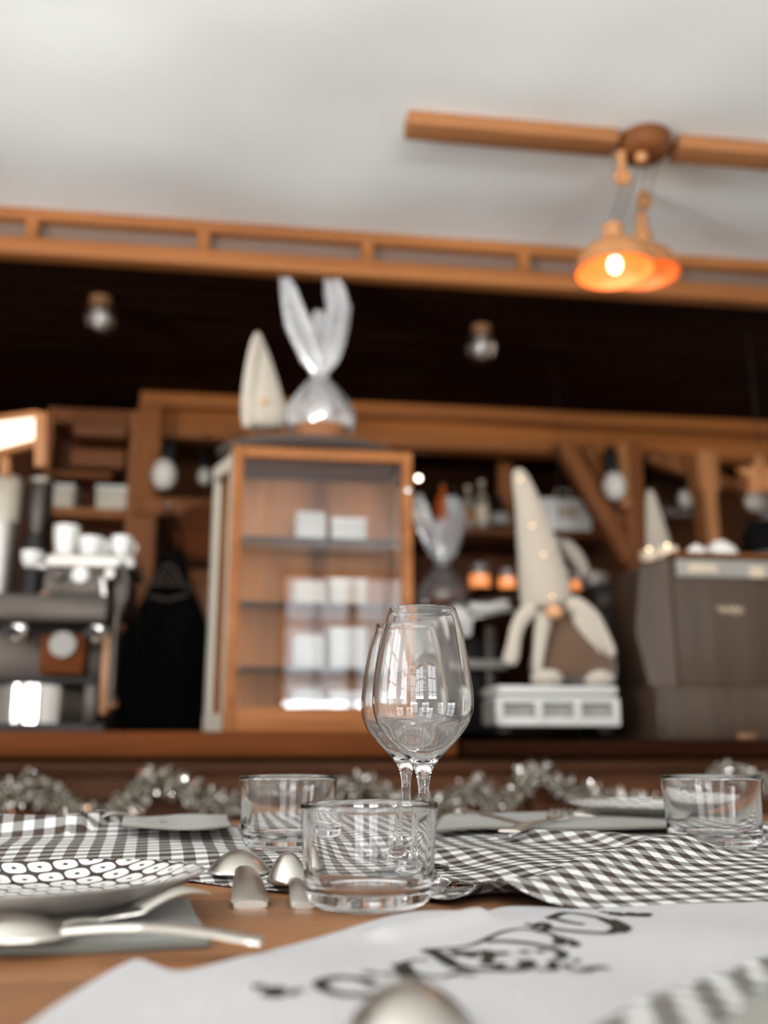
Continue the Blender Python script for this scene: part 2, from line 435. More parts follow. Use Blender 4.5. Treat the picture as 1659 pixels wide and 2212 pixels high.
# uprights and braces standing under the far beam
def post(px0,px1,pyt,pyb,Y,d,mat,name,fl=False):
    a=W((px0+px1)/2,pyt,Y); b=W((px0+px1)/2,pyb,Y)
    g=G().box(((a.x+b.x)/2,Y,(a.z+b.z)/2),(S(px1-px0,Y),d,a.z-b.z),None,0.006)
    return struct(g.build(name,mat))
post(1345,1392,958,1420,3.85,0.1,M['wood_z'],'post_right')
post(1333,1358,960,1100,3.76,0.05,M['wood_light'],'post_batten')
post(286,338,880,1420,3.85,0.08,M['wood_z'],'post_left')
g=G(); g.bar(W(1212,955,3.8),W(1356,1215,3.8),0.07,S(46,3.8),0.008,up=Vector((0,1,0)))
g.bar(W(1262,958,3.87),W(1372,1180,3.87),0.06,S(34,3.87),0.008,up=Vector((0,1,0)))
struct(g.build('beam_brace',M['wood_z']))
# post with widening head at the right
a=W(1527,975,3.7); b=W(1520,1170,3.7); c=W(1527,1050,3.7)
g=G(); w1,w2=S(52,3.7),S(30,3.7)
g.prism([(-w1/2,0),(w1/2,0),(w1/2,c.z-a.z),(w2/2,c.z-a.z-0.04),(w2/2,b.z-a.z-0.5),(-w2/2,b.z-a.z-0.5),(-w2/2,c.z-a.z-0.04),(-w1/2,c.z-a.z)],0.1,a)
struct(g.build('post_carved',M['wood_light']))
g=G(); g.bar(W(1395,985,3.9),W(1600,1060,3.9),0.06,S(38,3.9),0.008,up=Vector((0,1,0)))
g.bar(W(1590,1035,3.7),W(1640,1085,3.7),0.05,S(26,3.7),0.006,up=Vector((0,1,0)))
struct(g.build('beam_strut',M['wood_z']))

# ceiling boards with the lamp rosette
BZ=ZC-0.03
def on_ceil(px,py): return Hz(px,py,BZ)
pL=on_ceil(868,305); pR=on_ceil(1385,327)
yb=pR.y
g=G(); xa=Hz(868,305,ZC-0.02).x; xb=Hz(1322,318,ZC-0.02).x; xc=Hz(1448,330,ZC-0.02).x
yy=Hz(1100,300,ZC-0.035).y
wd=0.074
t=thing('ceiling_beam',((xa+xb)/2,yy,ZC),'long honey wooden board fixed flat under the white ceiling left of the rosette','beam','wooden boards either side of the ceiling rosette')
G().box(((xa+xb)/2,yy,ZC-0.020),(xb-xa,wd,0.040),None,0.006).build('board',M['board'],t)
t=thing('ceiling_beam',(xc+0.5,yy,ZC),'honey wooden board under the ceiling running out of frame right of the rosette','beam','wooden boards either side of the ceiling rosette')
G().box((xc+0.6,yy,ZC-0.020),(1.2,wd,0.040),None,0.006).build('board',M['board'],t)
xr=(xb+xc)/2
# pulley lamps
def pulley_lamp(x,y,rim_z,R,neck,pul_z,label,lit,cw_dx,cwz,anchor=None):
    t=thing('pendant_lamp',(x,y,rim_z),label,'lamp','rise and fall pendant lamps with copper shades')
    h=R*0.80; ax,ay=anchor if anchor else (x,y)
    prof=[(0.020,h+0.050),(0.026,h+0.045),(0.026,h+0.008),(0.034,h-0.002),(R*0.50,h*0.93),(R*0.76,h*0.72),(R*0.92,h*0.40),(R*0.985,h*0.12),(R,0),(R+0.004,-0.003)]
    o=G().lathe(prof,(x,y,rim_z),56).build('lamp_shade',M['copper'],t,fix=False)
    inn=[(r-0.003 if r>0.03 else r*0.8,z-0.003) for r,z in prof[2:]]; inn[-1]=(R+0.001,-0.002)
    G().lathe(inn,(x,y,rim_z),56).build('shade_lining',M['shadein'],t,fix=False)
    G().tube([(x,y,rim_z+h+0.04),(x,y,rim_z+h+0.04+neck)],[0.022,0.013],20).build('lamp_holder',M['copper'],t)
    b=G(); b.ball((x,y,rim_z+h*0.22),0.017 if lit else 0.014,(1,1,1.35),20); b.build('bulb',M['bulb'] if lit else M['bulbdim'],t)
    G().tube([(x,y,rim_z+h),(x,y,rim_z+h*0.42)],0.014,14).build('socket',M['white'],t)
    zz=rim_z+h+0.04+neck
    G().lathe([(0,-0.008),(0.020,-0.008),(0.024,0),(0.020,0.008),(0,0.008)],(x+cw_dx,y,cwz),24,Matrix.Rotation(math.pi/2,3,'X')).tube([(x+cw_dx,y,cwz+0.02),(x+cw_dx,y,cwz+0.07)],[0.010,0.015],14).build('pulley',M['copper'],t)
    c=G()
    for dx,z0 in ((-0.008,zz),(0.010,zz)):
        c.tube([(x+dx,y,z0-0.01),(ax+dx*1.6,ay,ZC-0.05)],0.0016,6)
    c.tube([(x+cw_dx,y,cwz+0.06),(ax+cw_dx*0.6,ay,ZC-0.05)],0.0013,6)
    c.build('cord',M['blackp'],t)
    if True:
        l=bpy.data.lights.new('bulb_light','POINT'); l.energy=1.1; l.color=(1,0.68,0.42); l.shadow_soft_size=0.03
        l.energy*=(1.0 if lit else 0.4); lo=bpy.data.objects.new('bulb_light',l); lo.location=(0,0,h*0.22); lo.parent=t; COL.objects.link(lo)
    return t
ly=yy
pa=W(1329,586,ly); by_l=ly+0.24; pb=W(1394,592,by_l); anc=((xb+xc)/2+0.02,yy)
pulley_lamp(pa.x,ly,pa.z,S(97,ly),0.012,0,'nearer pendant lamp with copper shade, brightly lit bulb and orange lining',True,S(34,ly),W(1365,385,ly).z,((xb+xc)/2-0.02,yy))
pulley_lamp(pb.x,by_l,pb.z,S(84,by_l),0.075,0,'farther pendant lamp just right of the bright one, dim bulb and tall holder',False,S(10,by_l),W(1405,437,by_l).z,anc)
t=thing('ceiling_rosette',(xr,yy,ZC),'round turned wooden rosette on the ceiling carrying the lamp cords','ceiling fixture')
R_=S(66,yy)
G().lathe([(0,-0.058),(R_*0.55,-0.056),(R_*0.80,-0.050),(R_*0.96,-0.038),(R_,-0.024),(R_,0),(0,0)],(xr,yy,ZC),40).build('rosette_disc',M['wood_x'],t)
G().lathe([(0,-0.085),(0.012,-0.085),(0.018,-0.07),(0.014,-0.06),(0,-0.06)],(xr-0.02,yy-0.02,ZC),20).build('boss',M['copper'],t)

# two small glass globe lamps under the dark soffit
def globe(px,py,n,label):
    p=Hz(px,py-46,SZ); Y=p.y; r=S(34,Y)
    t=thing('ceiling_lamp',(p.x,p.y,SZ),label,'lamp','glass globe lamps under the dark soffit')
    G().lathe([(0,0),(0.035,0),(0.035,-0.01),(0.02,-0.02),(0.012,-0.045),(0,-0.045)],p,24).build('lamp_base',M['leather'],t)
    c=W(px,py,Y)
    G().lathe([(r*1.05,r*0.75),(r*1.0,r*0.3),(r*0.95,-r*0.2),(r*0.75,-r*0.7),(r*0.35,-r*0.95),(0,-r),(0,-r+0.003),(r*0.34,-r*0.9),(r*0.71,-r*0.66),(r*0.90,-r*0.2),(r*0.95,r*0.3),(r*1.0,r*0.75),(r*1.05,r*0.75)],c,32).build('glass_shade',M['glass'],t)
    G().ball((c.x,c.y,c.z+0.004),0.016,(1,1,1.3),16).tube([(c.x,c.y,c.z+0.02),(p.x,p.y,SZ-0.04)],0.010,12).build('bulb',M['bulbdim'],t)
globe(218,690,1,'left of two small clear glass lamps hanging under the dark soffit')
globe(1040,752,2,'right of two small clear glass lamps, under dark soffit near the gift basket')

# ================================================================== BAR COUNTER
BF=2.45
ztop=W(600,1580,BF).z
zl=W(600,1636,BF).z; z2a=W(600,1642,BF).z; z2b=W(600,1672,BF).z
bar=thing('bar_counter',(0.1,BF+0.35,0),'long brown wooden bar counter with moulded edge behind the tables','counter')
xm=W(985,1600,BF).x
G().box(((XL+0.1+xm)/2,BF+0.405,(ztop+zl)/2),(xm-XL-0.1,0.85,ztop-zl),None,0.008).build('counter_top',M['bartop'],bar)
zt2=W(1200,1600,BF).z
o=G().box(((xm+XR)/2,BF+0.405,(zt2+zl)/2),(XR-xm-0.02,0.85,zt2-zl),None,0.006).build('counter_top',M['wood_dark'],bar); o['label']='darker right stretch of counter top'
g=G(); g.box(((XL+XR)/2,BF+0.05,(z2a+z2b)/2),(XR-XL-0.10,0.05,z2a-z2b),None,0.008)
g.box(((XL+XR)/2,BF+0.07,(z2b-0.03)),(XR-XL-0.10,0.03,0.06))
g.build('moulding',M['barfront'],bar)
g=G(); x=XL+0.06
while x<XR-0.6:
    g.box((x+0.29,BF+0.11,z2b/2),(0.56,0.05,z2b-0.02),None,0.006); g.box((x,BF+0.10,z2b/2),(0.05,0.06,z2b-0.02),None,0.004); x+=0.60
g.box(((XL+XR)/2,BF+0.40,z2b/2),(XR-XL-0.10,0.5,z2b-0.02))
g.build('front_panel',M['barfront'],bar)
BT=ztop        # bar top level (left)
BT2=zt2
# back counter along the wall
bc=thing('back_counter',(0.1,4.1,0),'dark low counter along the back wall behind the bar','counter')
zc=0.93
G().box(((XL+XR)/2,4.1,zc/2),(XR-XL-0.02,0.6,zc-0.04)).build('cabinet_body',M['wood_dark'],bc)
G().box(((XL+XR)/2,4.08,zc-0.02),(XR-XL-0.02,0.66,0.04),None,0.004).build('worktop',M['darksteel'],bc)

# ---------------------------------------------------------------- tinsel garland on the bar front
def tinsel(path,label,rad=0.035,n=2600,seed=3):
    rnd=random.Random(seed); g=G()
    pts=[W(x,y,BF-0.035) for x,y in path]
    L=[0]
    for a,b in zip(pts,pts[1:]): L.append(L[-1]+(b-a).length)
    def at(t):
        d=t*L[-1]
        for i in range(len(pts)-1):
            if d<=L[i+1] or i==len(pts)-2:
                k=(d-L[i])/(L[i+1]-L[i]); return pts[i].lerp(pts[i+1],min(k,1))
    for i in range(n):
        p=at(rnd.random())
        d=Vector((rnd.gauss(0,1),rnd.gauss(0,1),rnd.gauss(0,1))).normalized(); l=rad*(0.5+0.6*rnd.random())
        s=d.orthogonal().normalized(); s.rotate(Matrix.Rotation(rnd.random()*6.28,3,d)); s*=0.0017
        q=p+d*l; mid=p+d*l*0.5+Vector((rnd.gauss(0,1),rnd.gauss(0,1),rnd.gauss(0,1)))*0.004
        if q.y>BF-0.001: q.y=BF-0.001
        g.add([p-s,p+s,mid+s,mid-s,q+s*0.6,q-s*0.6],[(0,1,2,3),(3,2,4,5)])
    o=g.build('tinsel_garland',M['tinsel'],None,loc=tuple(pts[len(pts)//2]),fix=False)
    c=G().tube(pts,0.0015,6).build('core_wire',M['steel'],o)
    return tag(o,label,'garland','silver tinsel swags on the bar front')
tinsel([(-60,1690),(10,1722),(40,1710),(75,1690),(100,1722),(130,1740),(175,1755),(240,1765),(280,1735),(310,1695),(350,1685),(400,1705),(450,1735),(500,1742),(560,1735),(640,1715)],'silver tinsel swag on the bar front left of the wine glasses',0.040,4600,3)
tinsel([(700,1725),(735,1700),(780,1692),(830,1720),(880,1745),(950,1740),(990,1725),(1035,1700),(1060,1735),(1110,1720),(1130,1685),(1160,1665),(1195,1690),(1240,1710),(1300,1725),(1400,1740)],'silver tinsel swag on the bar front from the wine glasses rightwards',0.038,4200,5)
tinsel([(1440,1738),(1490,1715),(1540,1680),(1580,1660),(1620,1675),(1660,1700),(1750,1740)],'short silver tinsel swag at the right edge, above the right tumbler',0.032,1800,9)
# ================================================================== DISPLAY CABINET ON THE BAR
CYF=2.60
L0=W(484,1500,CYF).x; R0=W(895,1500,CYF).x; zt_=W(690,968,CYF).z
cxm=(L0+R0)/2; D=0.30
cab=thing('display_cabinet',(cxm,CYF+D/2,BT),'tall wooden glass-fronted display cabinet on the bar with four inner levels','cabinet')
fw_=0.030
zfb=W(690,1528,CYF).z; zft=W(690,992,CYF).z
g=G()
g.box((L0+fw_/2,CYF+0.015,(BT+zt_)/2),(fw_,0.03,zt_-BT),None,0.004)
g.box((R0-fw_/2,CYF+0.015,(BT+zt_)/2),(fw_,0.03,zt_-BT),None,0.004)
g.box((cxm,CYF+0.016,(zt_+zft)/2),(R0-L0-2*fw_,0.028,zt_-zft),None,0.004)
g.box((cxm,CYF+0.016,(BT+zfb)/2),(R0-L0-2*fw_,0.028,zfb-BT),None,0.004)
g.box((cxm,CYF+0.004,(BT+zfb)/2),(0.20,0.012,0.022),None,0.004)
g.build('door_frame',M['wood_lightx'],cab)
G().box((cxm,CYF+0.02,(zfb+zft)/2),(R0-L0-2*fw_-0.002,0.004,zft-zfb)).build('glass_pane',M['cabglass'] if 'cabglass' in M else M['thinglass'],cab)
sl=0.055
def side(xf,xb,name):
    g=G(); dx=0.006
    for (y0,y1) in ((0.031,0.07),(0.25,D)):
        k0=(y0-0.03)/(D-0.03); k1=(y1-0.03)/(D-0.03)
        x0=xf+(xb-xf)*k0; x1=xf+(xb-xf)*k1
        g.add([(x0-dx,CYF+y0,BT),(x0+dx,CYF+y0,BT),(x1+dx,CYF+y1,BT),(x1-dx,CYF+y1,BT),(x0-dx,CYF+y0,zt_),(x0+dx,CYF+y0,zt_),(x1+dx,CYF+y1,zt_),(x1-dx,CYF+y1,zt_)],[(0,1,2,3),(4,7,6,5),(0,4,5,1),(1,5,6,2),(2,6,7,3),(3,7,4,0)])
    for z0,z1 in ((BT,BT+0.05),(zt_-0.04,zt_)):
        x0=xf; x1=xb
        g.add([(x0-dx,CYF+0.07,z0),(x0+dx,CYF+0.07,z0),(x1+dx,CYF+0.25,z0),(x1-dx,CYF+0.25,z0),(x0-dx,CYF+0.07,z1),(x0+dx,CYF+0.07,z1),(x1+dx,CYF+0.25,z1),(x1-dx,CYF+0.25,z1)],[(0,1,2,3),(4,7,6,5),(0,4,5,1),(1,5,6,2),(2,6,7,3),(3,7,4,0)])
    return g.build(name,M['offwhite'] if xb<xf else M['wood_light'],cab)  # left side off-white: window light put into its colour
side(L0+0.006,L0-sl,'side_frame'); side(R0-0.006,R0-0.006,'side_frame')
G().box((cxm-sl/2,CYF+D-0.006,(BT+zt_)/2),(R0-L0+sl-0.03,0.010,zt_-BT-0.01)).build('back_panel',M['wood_lightz'],cab)
for xx in (cxm+0.01,): G().box((xx,CYF+D-0.018,(BT+zt_)/2),(0.045,0.012,zt_-BT-0.02)).build('back_batten',M['wood_z'],cab)
G().box((cxm-sl/3,CYF+D/2,zt_-0.010),(R0-L0-0.03,D-0.04,0.018)).build('top_board',M['wood_x'],cab)
G().box((cxm-sl/3,CYF+D/2,BT+0.03),(R0-L0-0.03,D-0.05,0.05)).build('bottom_board',M['wood_x'],cab)
lev=[W(690,y,CYF+0.05).z for y in (1168,1308,1448)]
for z in lev:
    s=G().box((cxm-sl/3,CYF+D/2+0.005,z),(R0-L0-0.05,D-0.07,0.007)).build('shelf',M['shelfglass'] if 'shelfglass' in M else M['thinglass'],cab)
    G().box((cxm,CYF+0.045,z),(R0-L0-0.07,0.006,0.013)).build('shelf_edge',M['wood_dark'],s)
    for sx in (L0+0.05,R0-0.05): G().ball((sx,CYF+0.034,z+0.006),0.006,(1,1,1),12).build('shelf_pin',M['chrome'],s)
G().ball((L0+0.045,CYF+0.03,BT+0.075),0.006,(1,1,1),12).build('door_pin',M['chrome'],cab)
G().lathe([(0,-0.02),(0.008,-0.018),(0.006,-0.006),(0.004,0),(0,0)],(R0-0.016,CYF-0.0005,zt_-0.115),16,Matrix.Rotation(-math.pi/2,3,'X')).build('door_knob',M['chrome'],cab)
# things standing on the shelves (pale packets and jars)
levels=[BT+0.056]+[lev[2]+0.004,lev[1]+0.004,lev[0]+0.004]
nm=['lowest level','second level from below','third level from below','top level']
k=0
for li,z in enumerate(levels):
    for side_,(pxa,pxb) in enumerate(((632,700),(712,788))):
        xa=W(pxa,1400,CYF+0.12).x; xb=W(pxb,1400,CYF+0.12).x; h=[0.062,0.098,0.075,0.095][li]*(1 if side_==0 else [0.9,1.25,1.1,0.8][li])
        wv=xb-xa
        lbl='pale %s on the %s of the display cabinet, %s one'%('paper packet' if side_==0 else 'folded carton',nm[li],'left' if side_==0 else 'right')
        t=thing('paper_packet' if side_==0 else 'carton',((xa+xb)/2,CYF+0.13,z),lbl,'packet','pale packets in the display cabinet')
        o=G().box(((xa+xb)/2,CYF+0.13,z+h*0.45),(wv,0.07,h*0.9),None,0.008 if side_==0 else 0.003).build('packet_body',M['offwhite'] if li in (2,) else M['whitepaint'],t)
        if side_==0: G().box(((xa+xb)/2,CYF+0.13,z+h*0.95),(wv*0.9,0.012,h*0.12),None,0.003).build('folded_top',M['white'],t)
        else: G().box(((xa+xb)/2,CYF+0.13,z+h*0.92),(wv*1.02,0.072,0.010),None,0.002).build('carton_lid',M['white'],t)
# dark cushion on top
yc=CYF+D/2-0.01
xa=W(470,950,yc).x; xb=W(858,950,yc).x
cu=thing('cushion',((xa+xb)/2,yc,zt_),'flat round charcoal cushion lying on top of the display cabinet','cushion')
R_=(xb-xa)/2
G().lathe([(0,0.001),(R_*0.9,0.001),(R_*0.985,0.008),(R_,0.018),(R_*0.97,0.030),(R_*0.8,0.040),(R_*0.5,0.045),(0,0.047)],((xa+xb)/2,yc,zt_),48,None,1,0.66).build('cushion_pad',M['cushion'],cu)
G().tube([((xa+xb)/2+R_*1.0*math.cos(a),yc+R_*0.66*math.sin(a),zt_+0.018) for a in [i*2*math.pi/48 for i in range(49)]],0.004,8).build('piping',M['cushion'],cu)
ctop=zt_+0.046
# pointed felt gnome hat / cone figure on top of the cabinet, left
def organic(pts,Y,seg=24,flat=0.7,jit=0): # px spine with px radius -> tube at depth Y
    return G().tube([W(x,y,Y) for x,y,r in pts],[S(r,Y) for x,y,r in pts],seg,flat)
gy=yc-0.02
gn=thing('gnome_figure',W(560,932,gy),'small white plush gnome in a pointed hat on the display cabinet top','gnome')
organic([(572,930,44),(572,900,50),(570,860,43),(566,810,32),(562,770,22),(557,735,12),(555,716,5)],gy).build('knit_hat',M['knit'],gn,ang=80,subsurf=1)
organic([(536,930,14),(533,880,15),(538,820,14),(546,760,11),(552,722,6)],gy-0.03,16).build('hat_brim',M['fur'],gn,ang=80,subsurf=1)
G().ball(W(570,868,gy-0.045),0.010).build('fairy_light',M['skin'],gn)
# cellophane gift basket
def crumple(cx_,prof,Y,amp,seed,seg=56,flat=0.8,fold=9,x0=None):
    rnd=random.Random(seed); ph=[rnd.random()*6.28 for _ in range(8)]
    g=G(); rows=len(prof); vs=[]
    for i,(dx,py,r) in enumerate(prof):
        c=W(cx_+dx,py,Y); R=S(r,Y)
        for k in range(seg):
            a=2*math.pi*k/seg
            q=1+amp*(math.sin(fold*a+ph[0]+i*0.35)+0.6*math.sin((fold*2-1)*a+ph[1]-i*0.5)+0.4*math.sin(4*a+ph[2]+i))+rnd.gauss(0,amp*0.25)
            vs.append(c+Vector((math.cos(a)*R*q,math.sin(a)*R*q*flat,rnd.gauss(0,0.001))))
    fs=[(i*seg+k,i*seg+(k+1)%seg,(i+1)*seg+(k+1)%seg,(i+1)*seg+k) for i in range(rows-1) for k in range(seg)]
    return g.add(vs,fs)
def gift(base,cx_,Y,scale,label,by,cm='cello'):
    t=thing('gift_basket',base,label,'gift basket','gift baskets wrapped in clear cellophane')
    s=scale
    o=G().lathe([(0,0.001),(0.055*s,0.001),(0.068*s,0.02*s),(0.078*s,0.05*s),(0.082*s,0.058*s),(0.074*s,0.058*s),(0.066*s,0.03*s),(0,0.02*s)],base,32).build('basket',M['basket'],t)
    g=G(); rnd=random.Random(4)
    for k in range(7):
        a=k*0.9; g.ball(base+Vector((0.035*s*math.cos(a),0.035*s*math.sin(a),0.065*s+0.01*s*(k%3))),0.020*s,(1,1,1),14)
    g.build('contents',M['basket'],t)
    P=lambda l:[(dx*s,by-(930-py)*s,r*s) for dx,py,r in l]
    crumple(cx_,P([(0,928,72),(0,912,80),(0,890,76),(0,865,60),(0,840,40),(0,822,24),(0,808,16)]),Y,0.05,1).build('cellophane_wrap',M[cm],t,ang=30,solid=0)
    G().lathe([(S(17*s,Y),-0.005*s),(S(22*s,Y),0),(S(17*s,Y),0.005*s)],W(cx_,by-(122)*s,Y),20).build('ribbon_tie',M['white'],t)
    for i,spn in enumerate(([(0,808,15),(-12,780,26),(-26,740,30),(-42,700,26),(-56,660,20),(-68,625,16),(-74,602,10)],
                [(0,808,14),(14,780,24),(26,745,26),(38,700,26),(42,660,26),(34,630,24),(26,606,16)],
                [(0,806,12),(2,780,18),(6,740,20),(-4,700,16),(-2,672,9)])):
        crumple(cx_,P(spn),Y+0.01*(i-1),0.26,11+i,40,0.55,4).build('cellophane_frill',M[cm],t,ang=30)
    return t
gift(Vector((W(692,930,yc).x,yc,ctop-0.001)),690,yc,1.0,'gift basket in clear cellophane with tall frills on the display cabinet',930)

# metal glint made as a small glowing ball right of the cabinet
def glint_ball(px,py,Y,r,label,mat):
    c=W(px,py,Y); t=thing('cabinet_glint',c,label,'lamp')
    G().ball(c,r,(1,1,1),16).build('bulb',mat,t)
    G().tube([c+Vector((0,r*0.7,0)),c+Vector((0,0.06,0.01))],0.012,12).build('lamp_holder',M['blackp'],t)  # holder added behind the glint ball
glint_ball(904,1033,4.3,0.010,'tiny metal glint made as a glowing ball just right of the display cabinet top corner',M['spot'])
# ================================================================== HANGING BULBS
def hang_bulb(px,py,rr,Y,top,label,tilt=0,mat='bulbdim'):
    c=W(px,py,Y); r=S(rr,Y)
    t=thing('hanging_bulb',c,label,'lamp','frosted bulbs hanging behind the bar')
    G().lathe([(0,-r*1.25),(r*0.5,-r*1.1),(r*0.86,-r*0.6),(r,0),(r*0.95,r*0.45),(r*0.7,r*0.95),(r*0.5,r*1.2),(0,r*1.25)],c,28).build('bulb',M[mat],t)
    e=W(top[0],top[1],Y)
    G().tube([c+Vector((0,0,r*1.1)),c.lerp(e,0.6)+Vector((0,0,r*0.3)),e],[r*0.55,r*0.6,r*0.25],16).build('lamp_holder',M['blackp'],t)
    G().tube([e,Vector((e.x,e.y,max(zb+0.02,e.z+0.01)))],0.003,8).build('cord',M['blackp'],t)
hang_bulb(354,1027,27,3.66,(374,950),'pale frosted bulb on a dark socket left of the display cabinet')
hang_bulb(1327,1052,27,3.70,(1314,965),'pale frosted bulb hanging by the diagonal brace, right of large gnome')
hang_bulb(441,1030,15,3.9,(441,985),'small bluish bulb peeping out beside the display cabinet left edge')
hang_bulb(1481,1078,17,3.9,(1481,1030),'small grey bulb at the far right beyond the carved post')
# ================================================================== LEFT: wall shelf, boxes
SY=3.80
sx0=W(96,1000,SY).x; sx1=W(292,1000,SY).x; st=W(200,884,SY).z; sbm=0.93
sh=thing('wall_shelf',((sx0+sx1)/2,SY+0.12,sbm),'open wooden shelf unit standing behind the espresso machine','shelf')
g=G(); g.box((sx0+0.01,SY+0.12,(st+sbm)/2),(0.022,0.24,st-sbm)); g.box((sx1-0.01,SY+0.12,(st+sbm)/2),(0.03,0.24,st-sbm))
g.build('side_panel',M['wood_z'],sh)
G().box(((sx0+sx1)/2,SY+0.232,(st+sbm)/2),(sx1-sx0-0.04,0.012,st-sbm-0.02)).build('back_panel',M['wood_panel'],sh)
G().box(((sx0+sx1)/2,SY+0.11,st-0.03),(sx1-sx0-0.05,0.22,0.06)).build('top_board',M['wood_x'],sh)
z1=W(200,1108,SY).z; z2=W(200,1022,SY).z; z3=W(200,968,SY).z
G().box(((sx0+sx1)/2,SY+0.105,z1),(sx1-sx0-0.055,0.24,0.035),None,0.004).build('shelf_board',M['wood_lightx'],sh)
G().box(((sx0+sx1)/2-0.03,SY+0.12,z2),(sx1-sx0-0.12,0.2,0.020),None,0.003).build('shelf_board',M['wood_x'],sh)
d=G().box(((sx0+sx1)/2+0.03,SY+0.09,(z2+z3)/2+0.01),(sx1-sx0-0.14,0.20,z3-z2-0.03),None,0.004).build('drawer',M['wood_x'],sh)
d2=G().box(((sx0+sx1)/2+0.03,SY+0.09,z3+0.10),(sx1-sx0-0.14,0.20,0.10),None,0.004).build('drawer',M['wood_x'],sh)
for i,(xa,xb,ya,yb_) in enumerate(((104,160,1036,1090),(205,278,1036,1090))):
    a=W(xa,yb_,SY); b=W(xb,ya,SY)
    t=thing('storage_box',((a.x+b.x)/2,SY+0.08,z1+0.018),('left' if i==0 else 'right')+' of two pale storage boxes on the wooden wall shelf','box','pale boxes on the wall shelf')
    h=0.085
    G().box(((a.x+b.x)/2,SY+0.08,z1+0.0185+h/2),(b.x-a.x,0.14,h),None,0.006).build('box_body',M['offwhite'],t)
    G().box(((a.x+b.x)/2,SY+0.08,z1+0.0185+h+0.006),(b.x-a.x+0.008,0.148,0.012),None,0.003).build('box_lid',M['white'],t)
# lit wooden lamp box hanging at the far left
LY=3.0
a=W(-60,985,LY); 
lb=thing('lantern',W(0,1010,LY),'wooden framed lantern with glowing panel hanging at the upper left edge','lamp')
pA=W(-90,945,LY-0.0); pB=W(86,915,LY-0.25)
fr=G()
def quadbar(p,q,w_,h_): fr.bar(p,q,w_,h_,0.004)
TL=W(-90,915,LY); BL=W(-90,1000,LY); TR=W(84,893,LY-0.22); BR=W(84,955,LY-0.22)
G().add([TL,TR,BR,BL,TL+Vector((0,.02,0)),TR+Vector((0,.02,0)),BR+Vector((0,.02,0)),BL+Vector((0,.02,0))],[(0,1,2,3),(7,6,5,4),(0,4,5,1),(1,5,6,2),(2,6,7,3),(3,7,4,0)]).build('glowing_panel',M['lightbox'],lb)
o=Vector((0,0.01,0))
quadbar(TL+o,TR+o,0.03,0.02); quadbar(BL+o,BR+o,0.03,0.02)
p1=W(90,893,LY-0.23); p2=W(90,1010,LY-0.23)
fr.bar(p1,p2,0.03,0.035,0.004); fr.bar(W(12,960,LY-0.1),W(12,1030,LY-0.1),0.03,0.03,0.004)
fr.build('lantern_frame',M['wood_light'],lb)
G().tube([TR+Vector((-0.2,0.1,0)),Vector((TR.x-0.2,TR.y+0.1,SZ))],0.004,8).build('cord',M['blackp'],lb)
# ================================================================== ESPRESSO MACHINE
EY=2.72
def ex(px): return W(px,1400,EY).x
def ez(py): return W(100,py,EY).z
em=thing('espresso_machine',(ex(100),EY+0.2,BT),'chrome espresso machine on the left end of the bar with cups on top','coffee machine')
def ebox(name,x0,x1,y0,y1,dy,dd,mat,bev=0.006,par=None):
    return G().box(((ex(x0)+ex(x1))/2,EY+dy+dd/2,(ez(y0)+ez(y1))/2),(ex(x1)-ex(x0),dd,ez(y0)-ez(y1)),None,bev).build(name,mat,par or em)
G().box(((ex(-60)+ex(232))/2,EY+0.19,(BT+ez(1562))/2),(ex(232)-ex(-60),0.36,ez(1562)-BT)).build('base',M['blackp'],em)
# drip tray: cylinder-curved chrome front
g=G(); 
def trayfn(u,v):
    x=ex(-60)+(ex(190)-ex(-60))*u; zz=ez(1562)+(ez(1478)-ez(1562))*v
    return Vector((x,EY-0.01+0.11*(2*u-1)**2,zz))
g.grid(trayfn,70,4); g.build('drip_tray',M['chrome'],em)
ebox('tray_side',190,216,1565,1470,-0.01,0.3,M['darksteel'])
ebox('tray_grille',-60,218,1478,1464,-0.02,0.34,M['blackp'])
ebox('back_body',-60,222,1470,1330,0.20,0.14,M['darksteel'])
ebox('group_housing',-60,228,1345,1282,0.0,0.30,M['darksteel'],0.012)
ebox('control_panel',76,222,1285,1215,0.03,0.26,M['darksteel'],0.01)
ebox('cup_rail',82,278,1222,1190,0.02,0.28,M['steel'],0.01)
for (x,y,r,m_) in ((112,1240,13,'darksteel'),(160,1240,18,'white'),(225,1238,12,'steel'),(84,1290,14,'leather')):
    G().lathe([(0,0),(S(r,EY),0),(S(r,EY),0.016),(S(r*.8,EY),0.022),(0,0.020)],(ex(x),EY-0.001+0.03,W(x,y,EY).z),24,Matrix.Rotation(math.pi/2,3,'X')).build('dial',M[m_],em)
# portafilter with wooden surround seen as orange block
pf=ebox('wood_block',84,180,1455,1368,0.02,0.10,M['bartop'],0.006)
G().lathe([(0,0),(S(26,EY),0),(S(26,EY),0.02),(0,0.02)],(ex(134),EY+0.0195,W(134,1392,EY).z),28,Matrix.Rotation(math.pi/2,3,'X')).build('round_plate',M['greypanel'],pf)
for cx0,lab in ((30,'portafilter'),(205,'portafilter')):
    o=G().lathe([(0,-0.03),(0.026,-0.03),(0.032,0),(0.032,0.014),(0,0.014)],(ex(cx0),EY+0.05,ez(1360)),24).build(lab,M['chrome'],em)
    G().tube([(ex(cx0),EY+0.03,ez(1362)),(ex(cx0),EY-0.09,ez(1372))],[0.010,0.015],12).build('handle',M['blackp'],o)
g=G(); g.tube([W(x,y,EY-0.01) for x,y in ((262,1215),(275,1250),(272,1290),(255,1318),(248,1370),(243,1460),(240,1520))],0.010,12); g.build('steam_wand',M['darksteel'],em)
g=G(); g.tube([W(x,y,EY+0.02) for x,y in ((222,1250),(226,1290),(228,1330))],0.011,12); g.build('steam_wand',M['chrome'],em)
ebox('side_post',222,240,1545,1370,-0.01,0.04,M['leather'],0.006)
